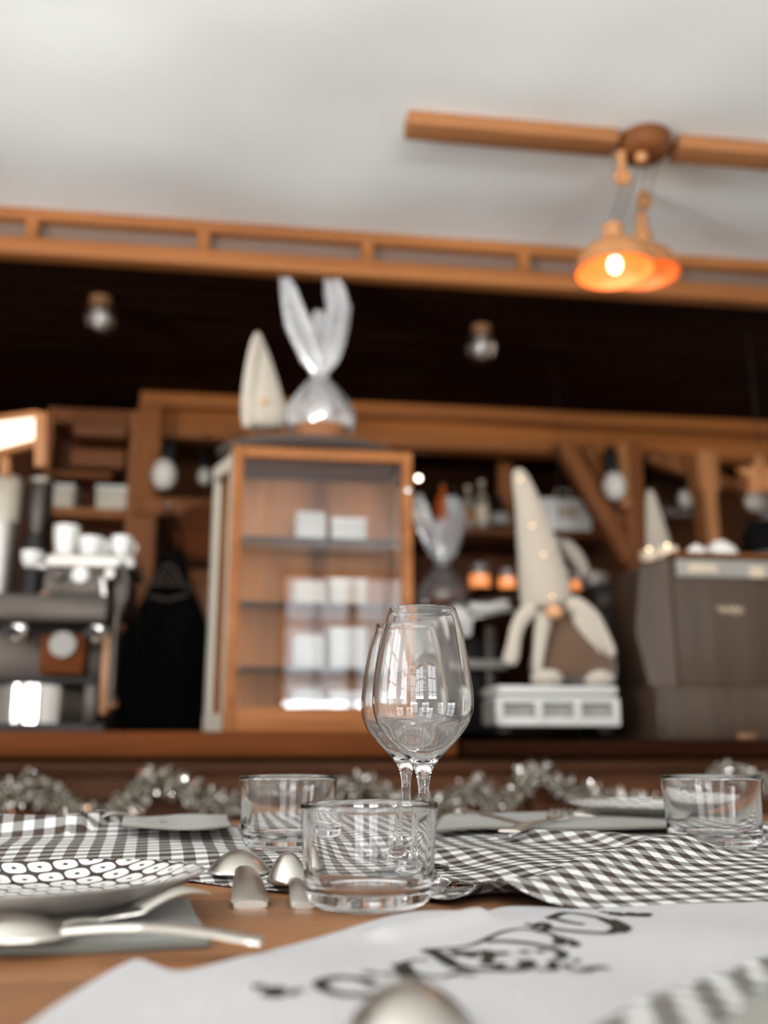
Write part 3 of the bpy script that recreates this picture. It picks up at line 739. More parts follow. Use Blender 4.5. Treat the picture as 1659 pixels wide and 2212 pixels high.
ebox('side_panel',230,262,1320,1228,0.04,0.28,M['darksteel'],0.01)
G().ball(W(240,1520,EY),0.018,(1,1,1),16).build('wand_knob',M['leather'],em)
cups=[(72,1168,22,34,'smallest white cup at the left on the espresso machine top'),(142,1190,27,72,'tallest white cup standing on the espresso machine top'),(196,1190,26,42,'white cup on the espresso machine, right of the tallest'),(222,1194,22,42,'white cup on the espresso machine, second from its right end'),(262,1200,22,46,'white cup at the right end of the espresso machine top')]
for i,(px,py,r,h,lab) in enumerate(cups):
    zb_=ez(1190)+0.0008
    Yc=EY+0.09+0.05*(i%2)
    if px<82: zb_=ez(1215)
    c=Vector((W(px,py,Yc).x,Yc,zb_)); R=S(r,Yc); H=S(h,Yc)
    t=thing('coffee_cup',c,lab,'cup','white cups on the espresso machine')
    o=G().lathe([(0,0.001),(R*0.6,0.001),(R*0.72,H*0.12),(R*0.95,H*0.6),(R,H),(R*0.93,H),(R*0.86,H*0.6),(R*0.6,H*0.16),(0,H*0.14)],c,28).build('cup_bowl',M['white'],t)
    G().tube([c+Vector((R*0.9+R*0.45*math.sin(a),0,H*0.5+H*0.25*math.cos(a))) for a in [math.pi*j/8 for j in range(9)]],R*0.09,8).build('cup_handle',M['white'],t)
ebox('cup_shelf',60,86,1225,1216,0.02,0.28,M['steel'],0.003)
# steel boiler/urn at the far left edge
uy=3.19
ur=thing('water_urn',(W(12,1300,uy).x,uy,BT),'tall steel water urn at the far left edge of the bar','urn')
c=(W(-8,1300,uy).x,uy,0); R=S(34,uy)
zz=lambda py: W(0,py,uy).z
G().lathe([(0,BT+0.001),(R,BT+0.001),(R,zz(1140)),(R*0.97,zz(1130)),(0,zz(1130))],c,40).build('urn_body',M['steel'],ur)
G().lathe([(0,zz(1130)),(R*0.9,zz(1130)),(R*0.92,zz(1040)),(R*0.7,zz(1030)),(0,zz(1028))],c,40).build('urn_lid',M['offwhite'],ur)
# grinder behind
gy2=3.17
gr=thing('coffee_grinder',(W(68,1300,gy2).x,gy2,BT),'dark coffee grinder with smoky hopper between urn and espresso machine','grinder')
c=(W(68,1300,gy2).x,gy2,0); R=S(26,gy2)
zz=lambda py: W(60,py,gy2).z
G().lathe([(0,BT+0.001),(R,BT+0.001),(R*0.9,zz(1160)),(0,zz(1160))],c,30).build('grinder_body',M['blackp'],gr)
G().lathe([(0,zz(1160)),(R*0.7,zz(1155)),(R,zz(1110)),(R,zz(1045)),(0,zz(1045))],c,30).build('hopper',M['darksteel'],gr)
G().lathe([(0,zz(1045)),(R*1.05,zz(1045)),(R*1.05,zz(1036)),(0,zz(1030))],c,30).build('hopper_lid',M['steel'],gr)
# ================================================================== APRON
AY=3.68
def A(px,py,dy=0): return W(px,py,AY+dy)
ap=thing('apron',A(365,1090),'black hanging apron with grey printed crest between espresso machine and cabinet','apron')
outl=[(1185,350,392),(1210,342,400),(1260,325,412),(1310,298,432),(1340,278,446),(1375,256,452),(1420,246,455),(1500,243,457),(1600,242,459),(1700,242,460)]
def apf(u,v):
    i=v*(len(outl)-1); k=min(int(i),len(outl)-2); f=i-k
    y=outl[k][0]*(1-f)+outl[k+1][0]*f; a=outl[k][1]*(1-f)+outl[k+1][1]*f; b=outl[k][2]*(1-f)+outl[k+1][2]*f
    if v<0.03: y+=10*math.sin(math.pi*u)
    p=A(a+(b-a)*u,y); p.y+=0.018*math.sin(u*13+v*3)*min(1,v*2)-0.05*math.sin(math.pi*u)*v
    return p
G().grid(apf,40,44).build('apron_cloth',M['black'],ap,solid=0.006)
G().tube([A(352,1192),A(348,1160),A(352,1120),A(364,1092),A(378,1120),A(392,1160),A(394,1192)],0.006,10,0.5).build('neck_strap',M['black'],ap)
# crest print on the bib: ring, peak and a bar
cr=G()
def apad(px,py):
    p=A(px,py); p.y-=0.075; return p
for pts_ in ([(322,1292),(365,1302),(410,1290)],[(318,1280),(324,1270),(345,1268),(385,1268),(408,1270),(414,1282)],[(340,1262),(350,1240),(366,1226),(384,1240),(394,1262)],[(352,1258),(366,1246),(380,1258)]):
    cr.tube([apad(*q) for q in pts_],0.006,6,0.3)
cr.build('crest_print',M['crest'],ap)
hk=thing('hook',A(364,1092),'small steel peg that the black apron hangs from','hook')
G().tube([A(364,1094,-0.01),A(364,1094,0.10)],0.006,10).ball(A(364,1092,-0.014),0.012).build('peg',M['steel'],hk)
ra=W(290,1092,AY+0.115); rb=W(520,1092,AY+0.115)
struct(G().box(((ra.x+rb.x)/2,AY+0.115,ra.z),(rb.x-ra.x,0.025,0.07),None,0.004).build('trim_1',M['wood_z']))
rb0=W(505,1092,AY+0.13)
struct(G().box((rb0.x,AY+0.15,(zb+0)/2),(0.07,0.05,zb),None,0.004).build('post_middle',M['wood_z']))
# round board and box right of the apron
by_=AY+0.09
c=W(440,1150,by_); R=S(62,by_)
t=thing('round_board',c,'round wooden board hanging behind the bar, partly hidden by display cabinet','board')
G().lathe([(0,-0.012),(R*0.97,-0.012),(R,-0.006),(R,0.006),(R*0.97,0.012),(0,0.012)],c,48,Matrix.Rotation(math.pi/2,3,'X')).build('board_disc',M['bartop'],t)
G().tube([c+Vector((0,0,R)),Vector((c.x,c.y,W(440,1092,by_).z+0.02))],0.004,8).build('hanging_cord',M['blackp'],t)
a=W(405,1330,3.9); b=W(470,1232,3.9)
t=thing('wooden_crate',((a.x+b.x)/2,3.98,0.93),'light wooden crate standing behind the black apron','crate')
G().box(((a.x+b.x)/2,3.98,(b.z+0.931)/2),(b.x-a.x,0.16,b.z-0.931),None,0.006).build('crate_body',M['wood_light'],t)
G().box(((a.x+b.x)/2,3.895,b.z-0.03),(b.x-a.x+0.004,0.012,0.06),None,0.003).build('front_slat',M['wood_lightx'],t)
# ================================================================== BACK SHELF WITH BOTTLES
QY=4.1
zs=W(1000,1136,QY).z; xa=W(880,1136,QY).x; xb=W(1330,1136,QY).x
t=thing('bottle_shelf',((xa+xb)/2,QY+0.1,zs),'long dark wall shelf with bottles right of the display cabinet','shelf')
G().box(((xa+xb)/2,QY+0.2,zs-0.015),(xb-xa,0.36,0.03),None,0.003).build('shelf_board',M['wood_x'],t)
z2_=W(1000,1000,QY).z
G().box(((xa+xb)/2,QY+0.36,(zs+z2_)/2+0.1),(xb-xa,0.02,z2_-zs+0.3)).build('back_panel',M['wood_dark'],t)
for xx in (W(1105,1000,QY).x,):
    G().box((xx,QY+0.12,zs+0.17),(0.07,0.05,0.34),None,0.004).build('divider',M['wood_z'],t)
def bottle(px,r,h,mat,lab,Y=QY,z=None,band=None,capm='blackp'):
    z=zs if z is None else z
    c=Vector((W(px,1100,Y).x,Y+0.05,z+0.0005)); R=S(r,Y); H=S(h,Y)
    t=thing('bottle',c,lab,'bottle','bottles on the wall shelf behind the bar')
    G().lathe([(0,0),(R*0.9,0),(R,H*0.04),(R,H*0.55),(R*0.8,H*0.66),(R*0.36,H*0.76),(R*0.33,H*0.93),(0,H*0.93)],c,24).build('bottle_glass',M[mat],t)
    G().lathe([(0,H*0.93),(R*0.42,H*0.93),(R*0.42,H*1.0),(0,H*1.0)],c,16).build('bottle_cap',M[capm],t)
    if band: G().lathe([(R*1.015,H*0.12),(R*1.02,H*0.13),(R*1.02,H*0.45),(R*1.015,H*0.46)],c,24).build('bottle_label',M[band],t)
bottle(912,22,80,'greybottle','squat grey bottle nearest the display cabinet on the wall shelf',band='label')
bottle(962,17,104,'amber','orange amber bottle on the wall shelf',band='amber')
bottle(988,12,92,'darkbottle','thin dark bottle right of the amber one on the wall shelf')
bottle(1017,16,98,'greybottle','bottle with orange and pale label on the wall shelf',band='leather',capm='label')
bottle(1047,16,112,'greybottle','tall pale bottle, third from the large gnome on the wall shelf',band='label',capm='label')
bottle(1086,22,76,'darkbottle','squat dark bottle with grey round label beside the large gnome',band='greypanel')
bottle(1150,18,100,'darkbottle','dark bottle on the wall shelf behind the large gnome hat')
# second gift basket on the back counter
wy=3.88
st0=W(955,1305,wy).z
st0_=st0
tr_=thing('tray_riser',(W(955,1305,wy).x,wy,0.93),'low wooden box under the cloudy gift basket on the back counter','box')
G().box((W(955,1305,wy).x,wy,(0.93+st0)/2),(0.14,0.14,st0-0.932),None,0.004).build('box_body',M['wood_x'],tr_)
gift(Vector((W(955,1305,wy).x,wy,st0)),955,wy,0.72,'gift basket in cloudy cellophane on the back counter, right of display cabinet',1305,'cello_dull')
# glowing amber jars
def jar(px,py,r,h,Y,lab,mat='ember',z=None):
    a=W(px,py,Y); z=a.z if z is None else z
    c=Vector((a.x,Y,z)); R=S(r,Y); H=S(h,Y)
    t=thing('candle_jar',c,lab,'candle','glowing candle jars behind the bar')
    G().lathe([(0,0),(R*0.92,0),(R,H*0.08),(R,H),(R*0.92,H),(R*0.9,H*0.12),(0,H*0.10)],c,28).build('jar_glass',M['glass'],t)
    G().lathe([(0,H*0.12),(R*0.86,H*0.12),(R*0.86,H*0.6),(R*0.3,H*0.66),(0,H*0.66)],c,24).build('glowing_wax',M[mat],t)
st_z=W(1035,1278,3.75).z
t_ris=t=thing('counter_riser',(W(1060,1300,3.75).x,3.75,0.93),'dark raised step on the back counter under the glowing jars','riser')
G().box((W(1072,1300,3.75).x,3.75,(0.93+st_z)/2+0.001),(0.2,0.2,st_z-0.93-0.001),None,0.004).build('riser_top',M['wood_dark'],t)
jar(1036,1278,26,60,3.75,'glowing candle jar right of the cloudy gift basket',z=st_z+0.0005)
jar(1096,1278,22,52,3.75,'glowing candle jar beside the large gnome hat, left side',z=st_z+0.0005)
jar(1250,1278,22,46,3.75,'glowing candle jar on the right side of the large gnome',z=st_z+0.0005)
G().box((W(1250,1300,3.75).x,3.75,(0.931+st_z)/2),(0.12,0.2,st_z-0.932),None,0.004).build('riser_block',M['wood_dark'],t_ris)
# white paper bag + decanter behind the gnome
a=W(1180,1134,4.1); b=W(1285,1072,4.1)
t=thing('paper_bag',((a.x+b.x)/2,4.08,zs),'white paper bag on the wall shelf behind the large gnome','bag')
G().box(((a.x+b.x)/2,QY+0.10,(zs+b.z)/2+0.001),(b.x-a.x,0.10,b.z-zs),None,0.01).build('bag_body',M['white'],t)
G().box(((a.x+b.x)/2,QY+0.045,(zs+b.z)/2+0.01),(0.09,0.004,0.05)).build('bag_print',M['label'],t)
G().tube([Vector(((a.x+b.x)/2-0.04,QY+0.1,b.z)),Vector(((a.x+b.x)/2-0.03,QY+0.1,b.z+0.05)),Vector(((a.x+b.x)/2+0.03,QY+0.1,b.z+0.05)),Vector(((a.x+b.x)/2+0.04,QY+0.1,b.z))],0.004,8).build('bag_handle',M['offwhite'],t)
py_=3.9
c=Vector((W(1200,1250,py_+0.15).x,py_+0.15,0.93))
t=thing('glass_pitcher',c,'grey pitcher on the back counter behind the large gnome','pitcher')
H=W(1225,1150,py_).z-0.93; R=S(34,py_)
G().lathe([(0,0),(R,0),(R*1.1,H*0.3),(R*0.9,H*0.6),(R*0.6,H*0.8),(R*0.75,H),(0,H)],c,32).build('pitcher_body',M['steel'],t)
G().tube([c+Vector((R*0.7,0,H*0.85)),c+Vector((R*1.5,0,H*0.7)),c+Vector((R*1.5,0,H*0.45)),c+Vector((R*1.0,0,H*0.3))],0.008,10).build('pitcher_handle',M['steel'],t)
# dark appliance (mixer) behind the gnome at right
my=3.45
a=W(1270,1300,my); 
mx0=W(1262,1300,my).x; mx1=W(1352,1300,my).x
t=thing('coffee_brewer',((mx0+mx1)/2,my,0),'dark brewing machine behind the bar between gnome and cash register','machine')
z0=0.0; z1_=W(1300,1270,my).z
G().box(((mx0+mx1)/2,my,z1_/2),(mx1-mx0,0.22,z1_),None,0.01).build('machine_body',M['blackp'],t)
G().tube([W(1336,1290,my-0.13),W(1338,1370,my-0.13)],S(13,my),16).build('chrome_lever',M['darksteel'],t)
G().box(((mx0+mx1)/2-0.03,my-0.115,z1_-0.07),(0.07,0.01,0.05),None,0.003).build('display',M['darksteel'],t)
G().lathe([(0,0),(0.05,0),(0.055,0.05),(0.02,0.07),(0,0.07)],((mx0+mx1)/2-0.04,my,z1_),24).build('machine_lid',M['greybottle'],t)
# steel stand with slanted lid between cabinet and gnome
ky=3.0
def K(px,py,d=0): return W(px,py,ky+d)
t=thing('steel_stand',K(1000,1500),'stainless steel stand with slanted lid between cabinet and large gnome','stand')
g=G(); q=[K(880,1358),K(1108,1312),K(1108,1284,0.3),K(890,1318,0.3)]
g.add(q+[p-Vector((0,0,0.012)) for p in q],[(0,1,2,3),(7,6,5,4),(0,4,5,1),(1,5,6,2),(2,6,7,3),(3,7,4,0)]); g.build('slanted_lid',M['steel'],t)
G().tube([K(1012,1312,-0.01),K(1050,1316,-0.01),K(1094,1306,-0.01)],0.019,14).build('lid_highlight',M['white'],t)  # added white shape for the glossy highlight on the steel lid
G().tube([K(975,1320,-0.05),K(990,1326,-0.05),K(1004,1345,-0.05),K(1008,1375,-0.05)],[0.022,0.031,0.028,0.014],16).build('spout',M['white'],t)  # chrome spout coloured white, its highlight put into the colour
for px in (1060,905):
    p=K(px,1345); G().box((p.x,ky+0.02,(BT+p.z)/2),(0.030,0.03,p.z-BT-0.02),None,0.003).build('stand_leg',M['darksteel'],t)
p=K(1040,1436); xA=K(1000,1436).x; xB=K(1092,1436).x
G().box(((xA+xB)/2,ky-0.01,p.z),(xB-xA,0.03,0.03),None,0.004).build('cross_bar',M['greypanel'],t)
G().box((K(985,1450).x,ky+0.16,(BT+K(985,1370).z)/2),(0.30,0.2,K(985,1370).z-BT-0.01),None,0.006).build('stand_body',M['blackp'],t)
# ================================================================== WHITE STAND AND LARGE GNOME
GY=2.60
def Q(px,py,d=0): return W(px,py,GY+d)
wb=thing('white_riser',Q(1205,1570),'white open-fronted box stand carrying the large plush gnome on the bar','stand')
x0=Q(1072,1550).x; x1=Q(1338,1550).x; z0=Q(1200,1568).z; z1=Q(1200,1508).z; zt1=Q(1200,1482).z
G().box(((x0+x1)/2,GY+0.09,(zt1+Q(1200,1500).z)/2),(x1-x0-0.01,0.20,zt1-Q(1200,1500).z),None,0.004).build('top_plate',M['whitepaint'],wb)
g=G(); wv=0.018
g.box(((x0+x1)/2,GY+0.005,z0+0.011),(x1-x0,0.02,0.022),None,0.003); g.box(((x0+x1)/2,GY+0.005,z1-0.005),(x1-x0,0.02,0.016),None,0.003)
for k in range(4): 
    xx=x0+wv/2+(x1-x0-wv)*k/3; g.box((xx,GY+0.003,(z0+z1)/2),(wv,0.024,z1-z0),None,0.003)
g.box(((x0+x1)/2,GY+0.10,z1+0.002),(x1-x0-0.03,0.17,0.012))
g.build('front_frame',M['whitepaint'],wb)
G().box(((x0+x1)/2,GY+0.10,(z0+z1)/2),(x1-x0-0.012,0.165,z1-z0-0.008)).build('grey_panel',M['greypanel'],wb)
g=G()
for sx in (x0+0.03,x1-0.03): g.box((sx,GY+0.1,(z0+BT)/2+0.0),(0.03,0.14,max(0.004,z0-BT)))
g.build('foot',M['blackp'],wb)
zg=zt1+0.001
gy=GY+0.08
def O(pts,dy=0,flat=0.7,seg=24): return G().tube([W(x,y,gy+dy) for x,y,r in pts],[S(r,gy) for x,y,r in pts],seg,flat)
gn=thing('gnome_figure',Vector((W(1225,1480,gy).x,gy,zg)),'large plush gnome with tall cream pointed hat and fairy lights on bar','gnome')
O([(1236,1479,88),(1238,1455,98),(1238,1420,95),(1232,1380,84),(1216,1340,54),(1204,1310,38)],0.0,0.75).build('body',M['brownfur'],gn,ang=80,subsurf=1)
O([(1184,1318,56),(1180,1302,58),(1176,1270,58),(1170,1230,53),(1160,1180,46),(1150,1130,38),(1140,1085,30),(1128,1045,23),(1120,1022,17),(1117,1012,8)],-0.01,0.75,28).build('knit_hat',M['knit'],gn,ang=80,subsurf=1)
G().ball(W(1197,1322,gy-0.105),S(18,gy),(1,1,0.9)).build('nose',M['skin'],gn)
for pts in ([(1158,1308,22),(1130,1328,18),(1114,1358,15),(1110,1392,14),(1104,1420,19),(1098,1438,14)],
            [(1180,1318,18),(1172,1350,18),(1166,1390,14),(1162,1430,12),(1160,1460,8)]):
    O(pts,-0.07,0.7,16).build('plush_braid',M['fur'],gn,ang=80,subsurf=1)
for pts in ([(1222,1298,22),(1256,1316,23),(1284,1340,20),(1300,1370,15),(1316,1400,14),(1324,1420,10)],
            [(1240,1320,20),(1262,1350,17),(1280,1385,15),(1296,1420,11),(1302,1436,5)]):
    O(pts,-0.07,0.7,16).build('plush_braid',M['fur'],gn,ang=80,subsurf=1)
for px in (1186,1298):
    G().ball(Vector((W(px,1470,gy-0.09).x,gy-0.07,zg+0.021)),S(34,gy),(1,0.9,0.55),24).build('foot',M['skin2'] if 'skin2' in M else M['fur'],gn)
for px,py in ((1124,1036),(1174,1198),(1150,1135),(1193,1288)):
    G().ball(W(px,py,gy-0.075),0.0045,(1,1,1),12).build('fairy_light',M['fairy'],gn)
# second brownish arm shape behind: small plush hand
O2=thing('plush_toy',W(1250,1290,3.3),'small beige plush toy hanging behind the large gnome on its right','toy')
G().tube([W(x,y,3.3) for x,y in ((1212,1165),(1240,1195),(1258,1225),(1268,1252))],[S(r,3.3) for r in (12,18,16,9)],16).build('toy_body',M['fur'],O2,ang=80,subsurf=1)
G().tube([W(1212,1165,3.3),W(1208,1100,3.3),Vector((W(1208,960,3.3).x,3.3,SZ+0.003))],0.0012,6).build('hanging_cord',M['blackp'],O2)
# small far gnome
fy=3.2
rgz=0
gn2=thing('gnome_figure',W(1420,1200,fy),'small grey-white pointed gnome hat beyond the cash register left side','gnome')
G().tube([W(x,y,fy) for x,y in ((1428,1290),(1426,1230),(1424,1190),(1418,1150),(1411,1110),(1406,1075),(1403,1056))],[S(r,fy) for r in (34,34,31,25,18,13,6)],24,0.8).build('knit_hat',M['knit'],gn2,ang=80,subsurf=1)
p=W(1428,1290,fy); G().lathe([(0,0),(0.06,0),(0.065,0.02),(0.06,max(0.05,p.z-BT)),(0,max(0.05,p.z-BT)+0.01)],(p.x,fy,BT),28).build('body',M['brownfur'],gn2)
# ================================================================== CASH REGISTER
RY=2.55
def X(px): return W(px,1400,RY).x
def Zr(py): return W(1560,py,RY).z
rg=thing('cash_register',(X(1560),RY+0.2,BT2),'brown wood-grained cash register with drawer at the right end of bar','cash register')
xr0,xr1=X(1468),X(1760); zd=Zr(1482); zt3=Zr(1203)
G().box((( X(1408)+xr1)/2,RY+0.18,(BT2+zd)/2+0.001),(xr1-X(1408),0.38,zd-BT2),None,0.008).build('cash_drawer',M['smoked'],rg)
G().box(((X(1412)+X(1424))/2,RY-0.013,(BT2+zd)/2),(0.012,0.006,(zd-BT2)*0.8),None,0.002).build('drawer_edge',M['darksteel'],rg)
G().box((X(1592),RY-0.014,BT2+0.012),(0.05,0.006,0.014),None,0.002).build('drawer_label',M['leather'],rg)
G().box(((xr0+xr1)/2,RY+0.16,(zd+zt3)/2),(xr1-xr0,0.30,zt3-zd),None,0.008).build('register_body',M['smoked'],rg)
# sloping side cheek
g=G(); px0=X(1400)
g.add([(xr0,RY+0.03,zd),(X(1418),RY+0.06,zd),(X(1400),RY+0.08,Zr(1360)),(X(1425),RY+0.10,Zr(1215)),(xr0,RY+0.03,Zr(1203)),
       (xr0,RY+0.30,zd),(X(1418),RY+0.30,zd),(X(1400),RY+0.30,Zr(1360)),(X(1425),RY+0.30,Zr(1215)),(xr0,RY+0.30,Zr(1203))],
      [(0,1,2,3,4),(9,8,7,6,5),(0,5,6,1),(1,6,7,2),(2,7,8,3),(3,8,9,4),(4,9,5,0)])
g.build('side_cheek',M['smoked'],rg)
G().box(((xr0+xr1)/2,RY+0.155,zt3+0.006),(xr1-xr0+0.01,0.32,0.012),None,0.003).build('top_board',M['wood_x'],rg)
o=G().box(((X(1476)+xr1)/2,RY+0.006,Zr(1228)),(xr1-X(1476),0.01,S(40,RY)),None,0.002).build('name_strip',M['greypanel'],rg)
G().box(((X(1500)+X(1562))/2,RY-0.001,Zr(1229)),(X(1562)-X(1500),0.005,S(18,RY)),None,0.001).build('strip_plate',M['label'],o)
G().box((X(1650),RY-0.001,Zr(1235)),(0.045,0.005,S(24,RY)),None,0.001).build('strip_plate',M['label'],o)
# faint pale script emblem on the register face
g=G(); xs=[1562+ i*2.2 for i in range(26)]
g.tube([(X(x),RY+0.0085,Zr(1316-9*math.sin(i*1.25)*(1 if i%3 else 0.5))) for i,x in enumerate(xs)],0.0022,6)
g.build('script_emblem',M['label'],rg)
zr=zt3+0.0122
def dome(px,r,lab,Y=RY+0.14):
    c=Vector((W(px,1190,Y).x,Y,zr)); R=S(r,Y)
    t=thing('white_bowl',c,lab,'bowl','white bowls upturned on the cash register')
    G().lathe([(R,0),(R*0.98,R*0.3),(R*0.8,R*0.65),(R*0.45,R*0.9),(R*0.4,R*0.9),(R*0.38,R),(R*0.3,R),(R*0.28,R*0.92),(0,R*0.9),(0,R*0.86),(R*0.42,R*0.85),(R*0.75,R*0.6),(R*0.92,R*0.28),(R*0.94,0)],c,36).build('bowl_shell',M['white'],t)
dome(1504,24,'smaller upturned white bowl on the cash register',RY+0.05); dome(1556,40,'larger upturned white bowl on the cash register',RY+0.09)
def tea(px,Y,z,lab):
    c=Vector((W(px,1190,Y).x,Y,z)); R=S(22,Y)
    t=thing('tealight',c,lab,'candle','lit tealights by the cash register')
    G().lathe([(0,0),(R,0),(R*1.05,R*1.1),(R*0.97,R*1.1),(R*0.93,0.06*R),(0,0.06*R)],c,24).build('tealight_cup',M['wax'],t)
    G().lathe([(0,R*0.1),(R*0.88,R*0.1),(R*0.88,R*0.7),(0,R*0.7)],c,24).build('wax',M['ember'],t)
    G().ball(c+Vector((0,0,R*1.1)),R*0.22,(1,1,1.8),12).build('flame',M['bulb'],t)
tea(1442,RY+0.07,zr-0.006,'lit orange tealight on the cash register left shoulder')
csy=2.98; pz=W(1405,1212,csy).z
tt=thing('candle_stick',Vector((W(1405,1212,csy).x,csy,BT)),'tall slim candle stand behind the cash register left side','candle holder')
G().lathe([(0,0.001),(0.03,0.001),(0.03,0.01),(0.012,0.02),(0.009,pz-BT-0.02),(0.03,pz-BT-0.004),(0,pz-BT-0.004)],(W(1405,1212,csy).x,csy,BT),24).build('stick',M['greybottle'],tt)
tea(1402,csy,pz-0.0035,'bright lit tealight left of the cash register on a slim stand')
# black hat on the register
by2=RY+0.15
c=Vector((W(1660,1195,by2).x,by2,zr))
t=thing('black_hat',c,'black felt hat lying on the cash register at the right edge','hat')
R=S(95,by2)
G().lathe([(R,0.001),(R,0.006),(R*0.62,0.012),(R*0.60,S(66,by2)),(R*0.45,S(96,by2)),(R*0.2,S(90,by2)),(0,S(88,by2))],c,40).build('hat_crown',M['black'],t)
G().lathe([(R*0.63,0.012),(R*0.635,0.013),(R*0.63,0.03),(R*0.62,0.03)],c,40).build('hat_band',M['blackp'],t)
# carved wooden ornament hanging right edge
oy=2.95
c=W(1645,1030,oy)
t=thing('wooden_ornament',c,'carved wooden star ornament hanging at the right edge above the hat','ornament')
g=G(); pts=[]
for k in range(10):
    a=math.pi/2+k*math.pi/5; r=S(62 if k%2==0 else 30,oy); pts.append((r*math.cos(a),r*math.sin(a)))
g.prism(pts,0.02,c); g.build('star',M['wood_light'],t)
G().ball(W(1630,1085,oy-0.005),S(26,oy),(1,0.5,1),20).build('felt_ball',M['greybottle'],t)
G().tube([c,Vector((c.x,c.y,SZ))],0.002,6).build('hanging_cord',M['blackp'],t)
# glass rack behind: row of hanging stem glasses
ry=4.10
zr_=W(1440,1040,ry).z; xa=W(1398,1040,ry).x; xb=W(1512,1040,ry).x
t=thing('glass_rack',((xa+xb)/2,ry,zr_),'dark overhead rack for stem glasses behind the bar at right','rack')
G().box(((xa+xb)/2,ry,zr_),(xb-xa,0.18,0.02),None,0.003).build('rack_board',M['wood_dark'],t)
G().box((xa+0.01,ry,(zr_+zb)/2),(0.02,0.04,zb-zr_)).box((xb-0.01,ry,(zr_+zb)/2),(0.02,0.04,zb-zr_)).build('rack_hanger',M['wood_dark'],t)
proto=None
names=['leftmost','second from left','middle','fourth from left','rightmost']
for k in range(5):
    x=xa+0.03+(xb-xa-0.06)*k/4; lab='%s of five upside-down glasses hanging under the dark rack'%names[k]
    if proto is None:
        proto=thing('stem_glass',(x,ry,zr_-0.01),lab,'glass','stem glasses hanging under the rack')
        G().lathe([(r*0.72,z) for r,z in [(0,0),(0.030,0),(0.030,-0.003),(0.005,-0.006),(0.004,-0.07),(0.012,-0.078),(0.03,-0.10),(0.034,-0.13),(0.026,-0.16),(0.025,-0.16),(0.032,-0.13),(0.028,-0.102),(0.010,-0.080),(0,-0.078)]],(x,ry,zr_-0.0105),24).build('glass_bowl',M['glass'],proto)
    else: dup(proto,(x,ry,zr_-0.01),0,lab)
# ================================================================== DINING TABLE
tb=thing('dining_table',(0.1,0.7,0),'long plank-topped wooden dining table in the foreground, laid for a meal','table')
ysA=T(200,2113).y; ysB=T(440,1943).y
edges=[ysA-(ysB-ysA)*1, ysA, ysB, ysB+(ysB-ysA), ysB+2*(ysB-ysA), 1.42]
g=G()
for a,b in zip(edges,edges[1:]):
    g.box((0.15,(a+b)/2,TZ-0.02),(2.7,b-a-0.0016,0.04),None,0.0016)
g.build('tabletop',M['table'],tb)
for x in (-1.05,1.35):
    for y in (edges[0]+0.08,1.32):
        G().box((x,y,(TZ-0.04)/2),(0.08,0.08,TZ-0.04),None,0.006).build('leg',M['wood_z'],tb)
g=G(); g.box((0.15,edges[0]+0.08,TZ-0.09),(2.4,0.03,0.09)); g.box((0.15,1.32,TZ-0.09),(2.4,0.03,0.09)); g.build('apron_rail',M['wood_x'],tb)
# ---------------------------------------------------------------- cloth patches
def interp(poly,t):
    L=[0]
    for a,b in zip(poly,poly[1:]): L.append(L[-1]+(Vector(b)-Vector(a)).length)
    d=t*L[-1]
    for i in range(len(poly)-1):
        if d<=L[i+1] or i==len(poly)-2:
            k=(d-L[i])/max(1e-9,L[i+1]-L[i]); return Vector(poly[i]).lerp(Vector(poly[i+1]),min(1,k))
def smooth(poly,n=3):
    for _ in range(n):
        q=[poly[0]]
        for a,b in zip(poly,poly[1:]): q+= [Vector(a).lerp(Vector(b),0.25),Vector(a).lerp(Vector(b),0.75)]
        q.append(poly[-1]); poly=q
    return poly
def cloth(near,far,hf,nu,nv,uvang,uvoff=(0,0)):
    near=smooth([Vector(p) for p in near]); far=smooth([Vector(p) for p in far])
    P=[[None]*(nu+1) for _ in range(nv+1)]
    for i in range(nu+1):
        a=interp(near,i/nu); b=interp(far,i/nu)
        for j in range(nv+1):
            p=a.lerp(b,j/nv); P[j][i]=Vector((p.x,p.y,TZ+hf(p.x,p.y,i/nu,j/nv)))
    g=G(); uv=[]
    ur=[0.0]
    for i in range(1,nu+1): ur.append(ur[-1]+(P[nv//3][i]-P[nv//3][i-1]).length)
    vcol=[[0]*(nu+1) for _ in range(nv+1)]
    # arc length measured away from the line j = nv//3, plus the plan offset of that line
    for i in range(nu+1):
        j0=nv//3; vcol[j0][i]=P[j0][i].y
        for j in range(j0+1,nv+1): vcol[j][i]=vcol[j-1][i]+(P[j][i]-P[j-1][i]).length
        for j in range(j0-1,-1,-1): vcol[j][i]=vcol[j+1][i]-(P[j][i]-P[j+1][i]).length
    c,s=math.cos(uvang),math.sin(uvang)
    for j in range(nv+1):
        for i in range(nu+1):
            u=P[j][i].x; v=vcol[j][i]; uv.append((u*c-v*s+uvoff[0]+5,u*s+v*c+uvoff[1]+5))
    vs=[P[j][i] for j in range(nv+1) for i in range(nu+1)]
    fs=[(j*(nu+1)+i,j*(nu+1)+i+1,(j+1)*(nu+1)+i+1,(j+1)*(nu+1)+i) for j in range(nv) for i in range(nu)]
    g.add(vs,fs); g.uv=uv
    return g
def sm(x): x=max(0,min(1,x)); return x*x*(3-2*x)
def seg_d(x,y,a,b):
    ax,ay,bx,by=a.x,a.y,b.x,b.y; dx,dy=bx-ax,by-ay; L2=dx*dx+dy*dy
    t=max(0,min(1,((x-ax)*dx+(y-ay)*dy)/L2)); qx,qy=ax+t*dx,ay+t*dy
    sd=((x-qx)*(-dy)+(y-qy)*dx)/math.sqrt(L2)
    return math.hypot(x-qx,y-qy),sd,t
TL_=T(620,1834,0.009); TR_=T(1546,1833,0.009); TF_=T(796,1958,0.0)
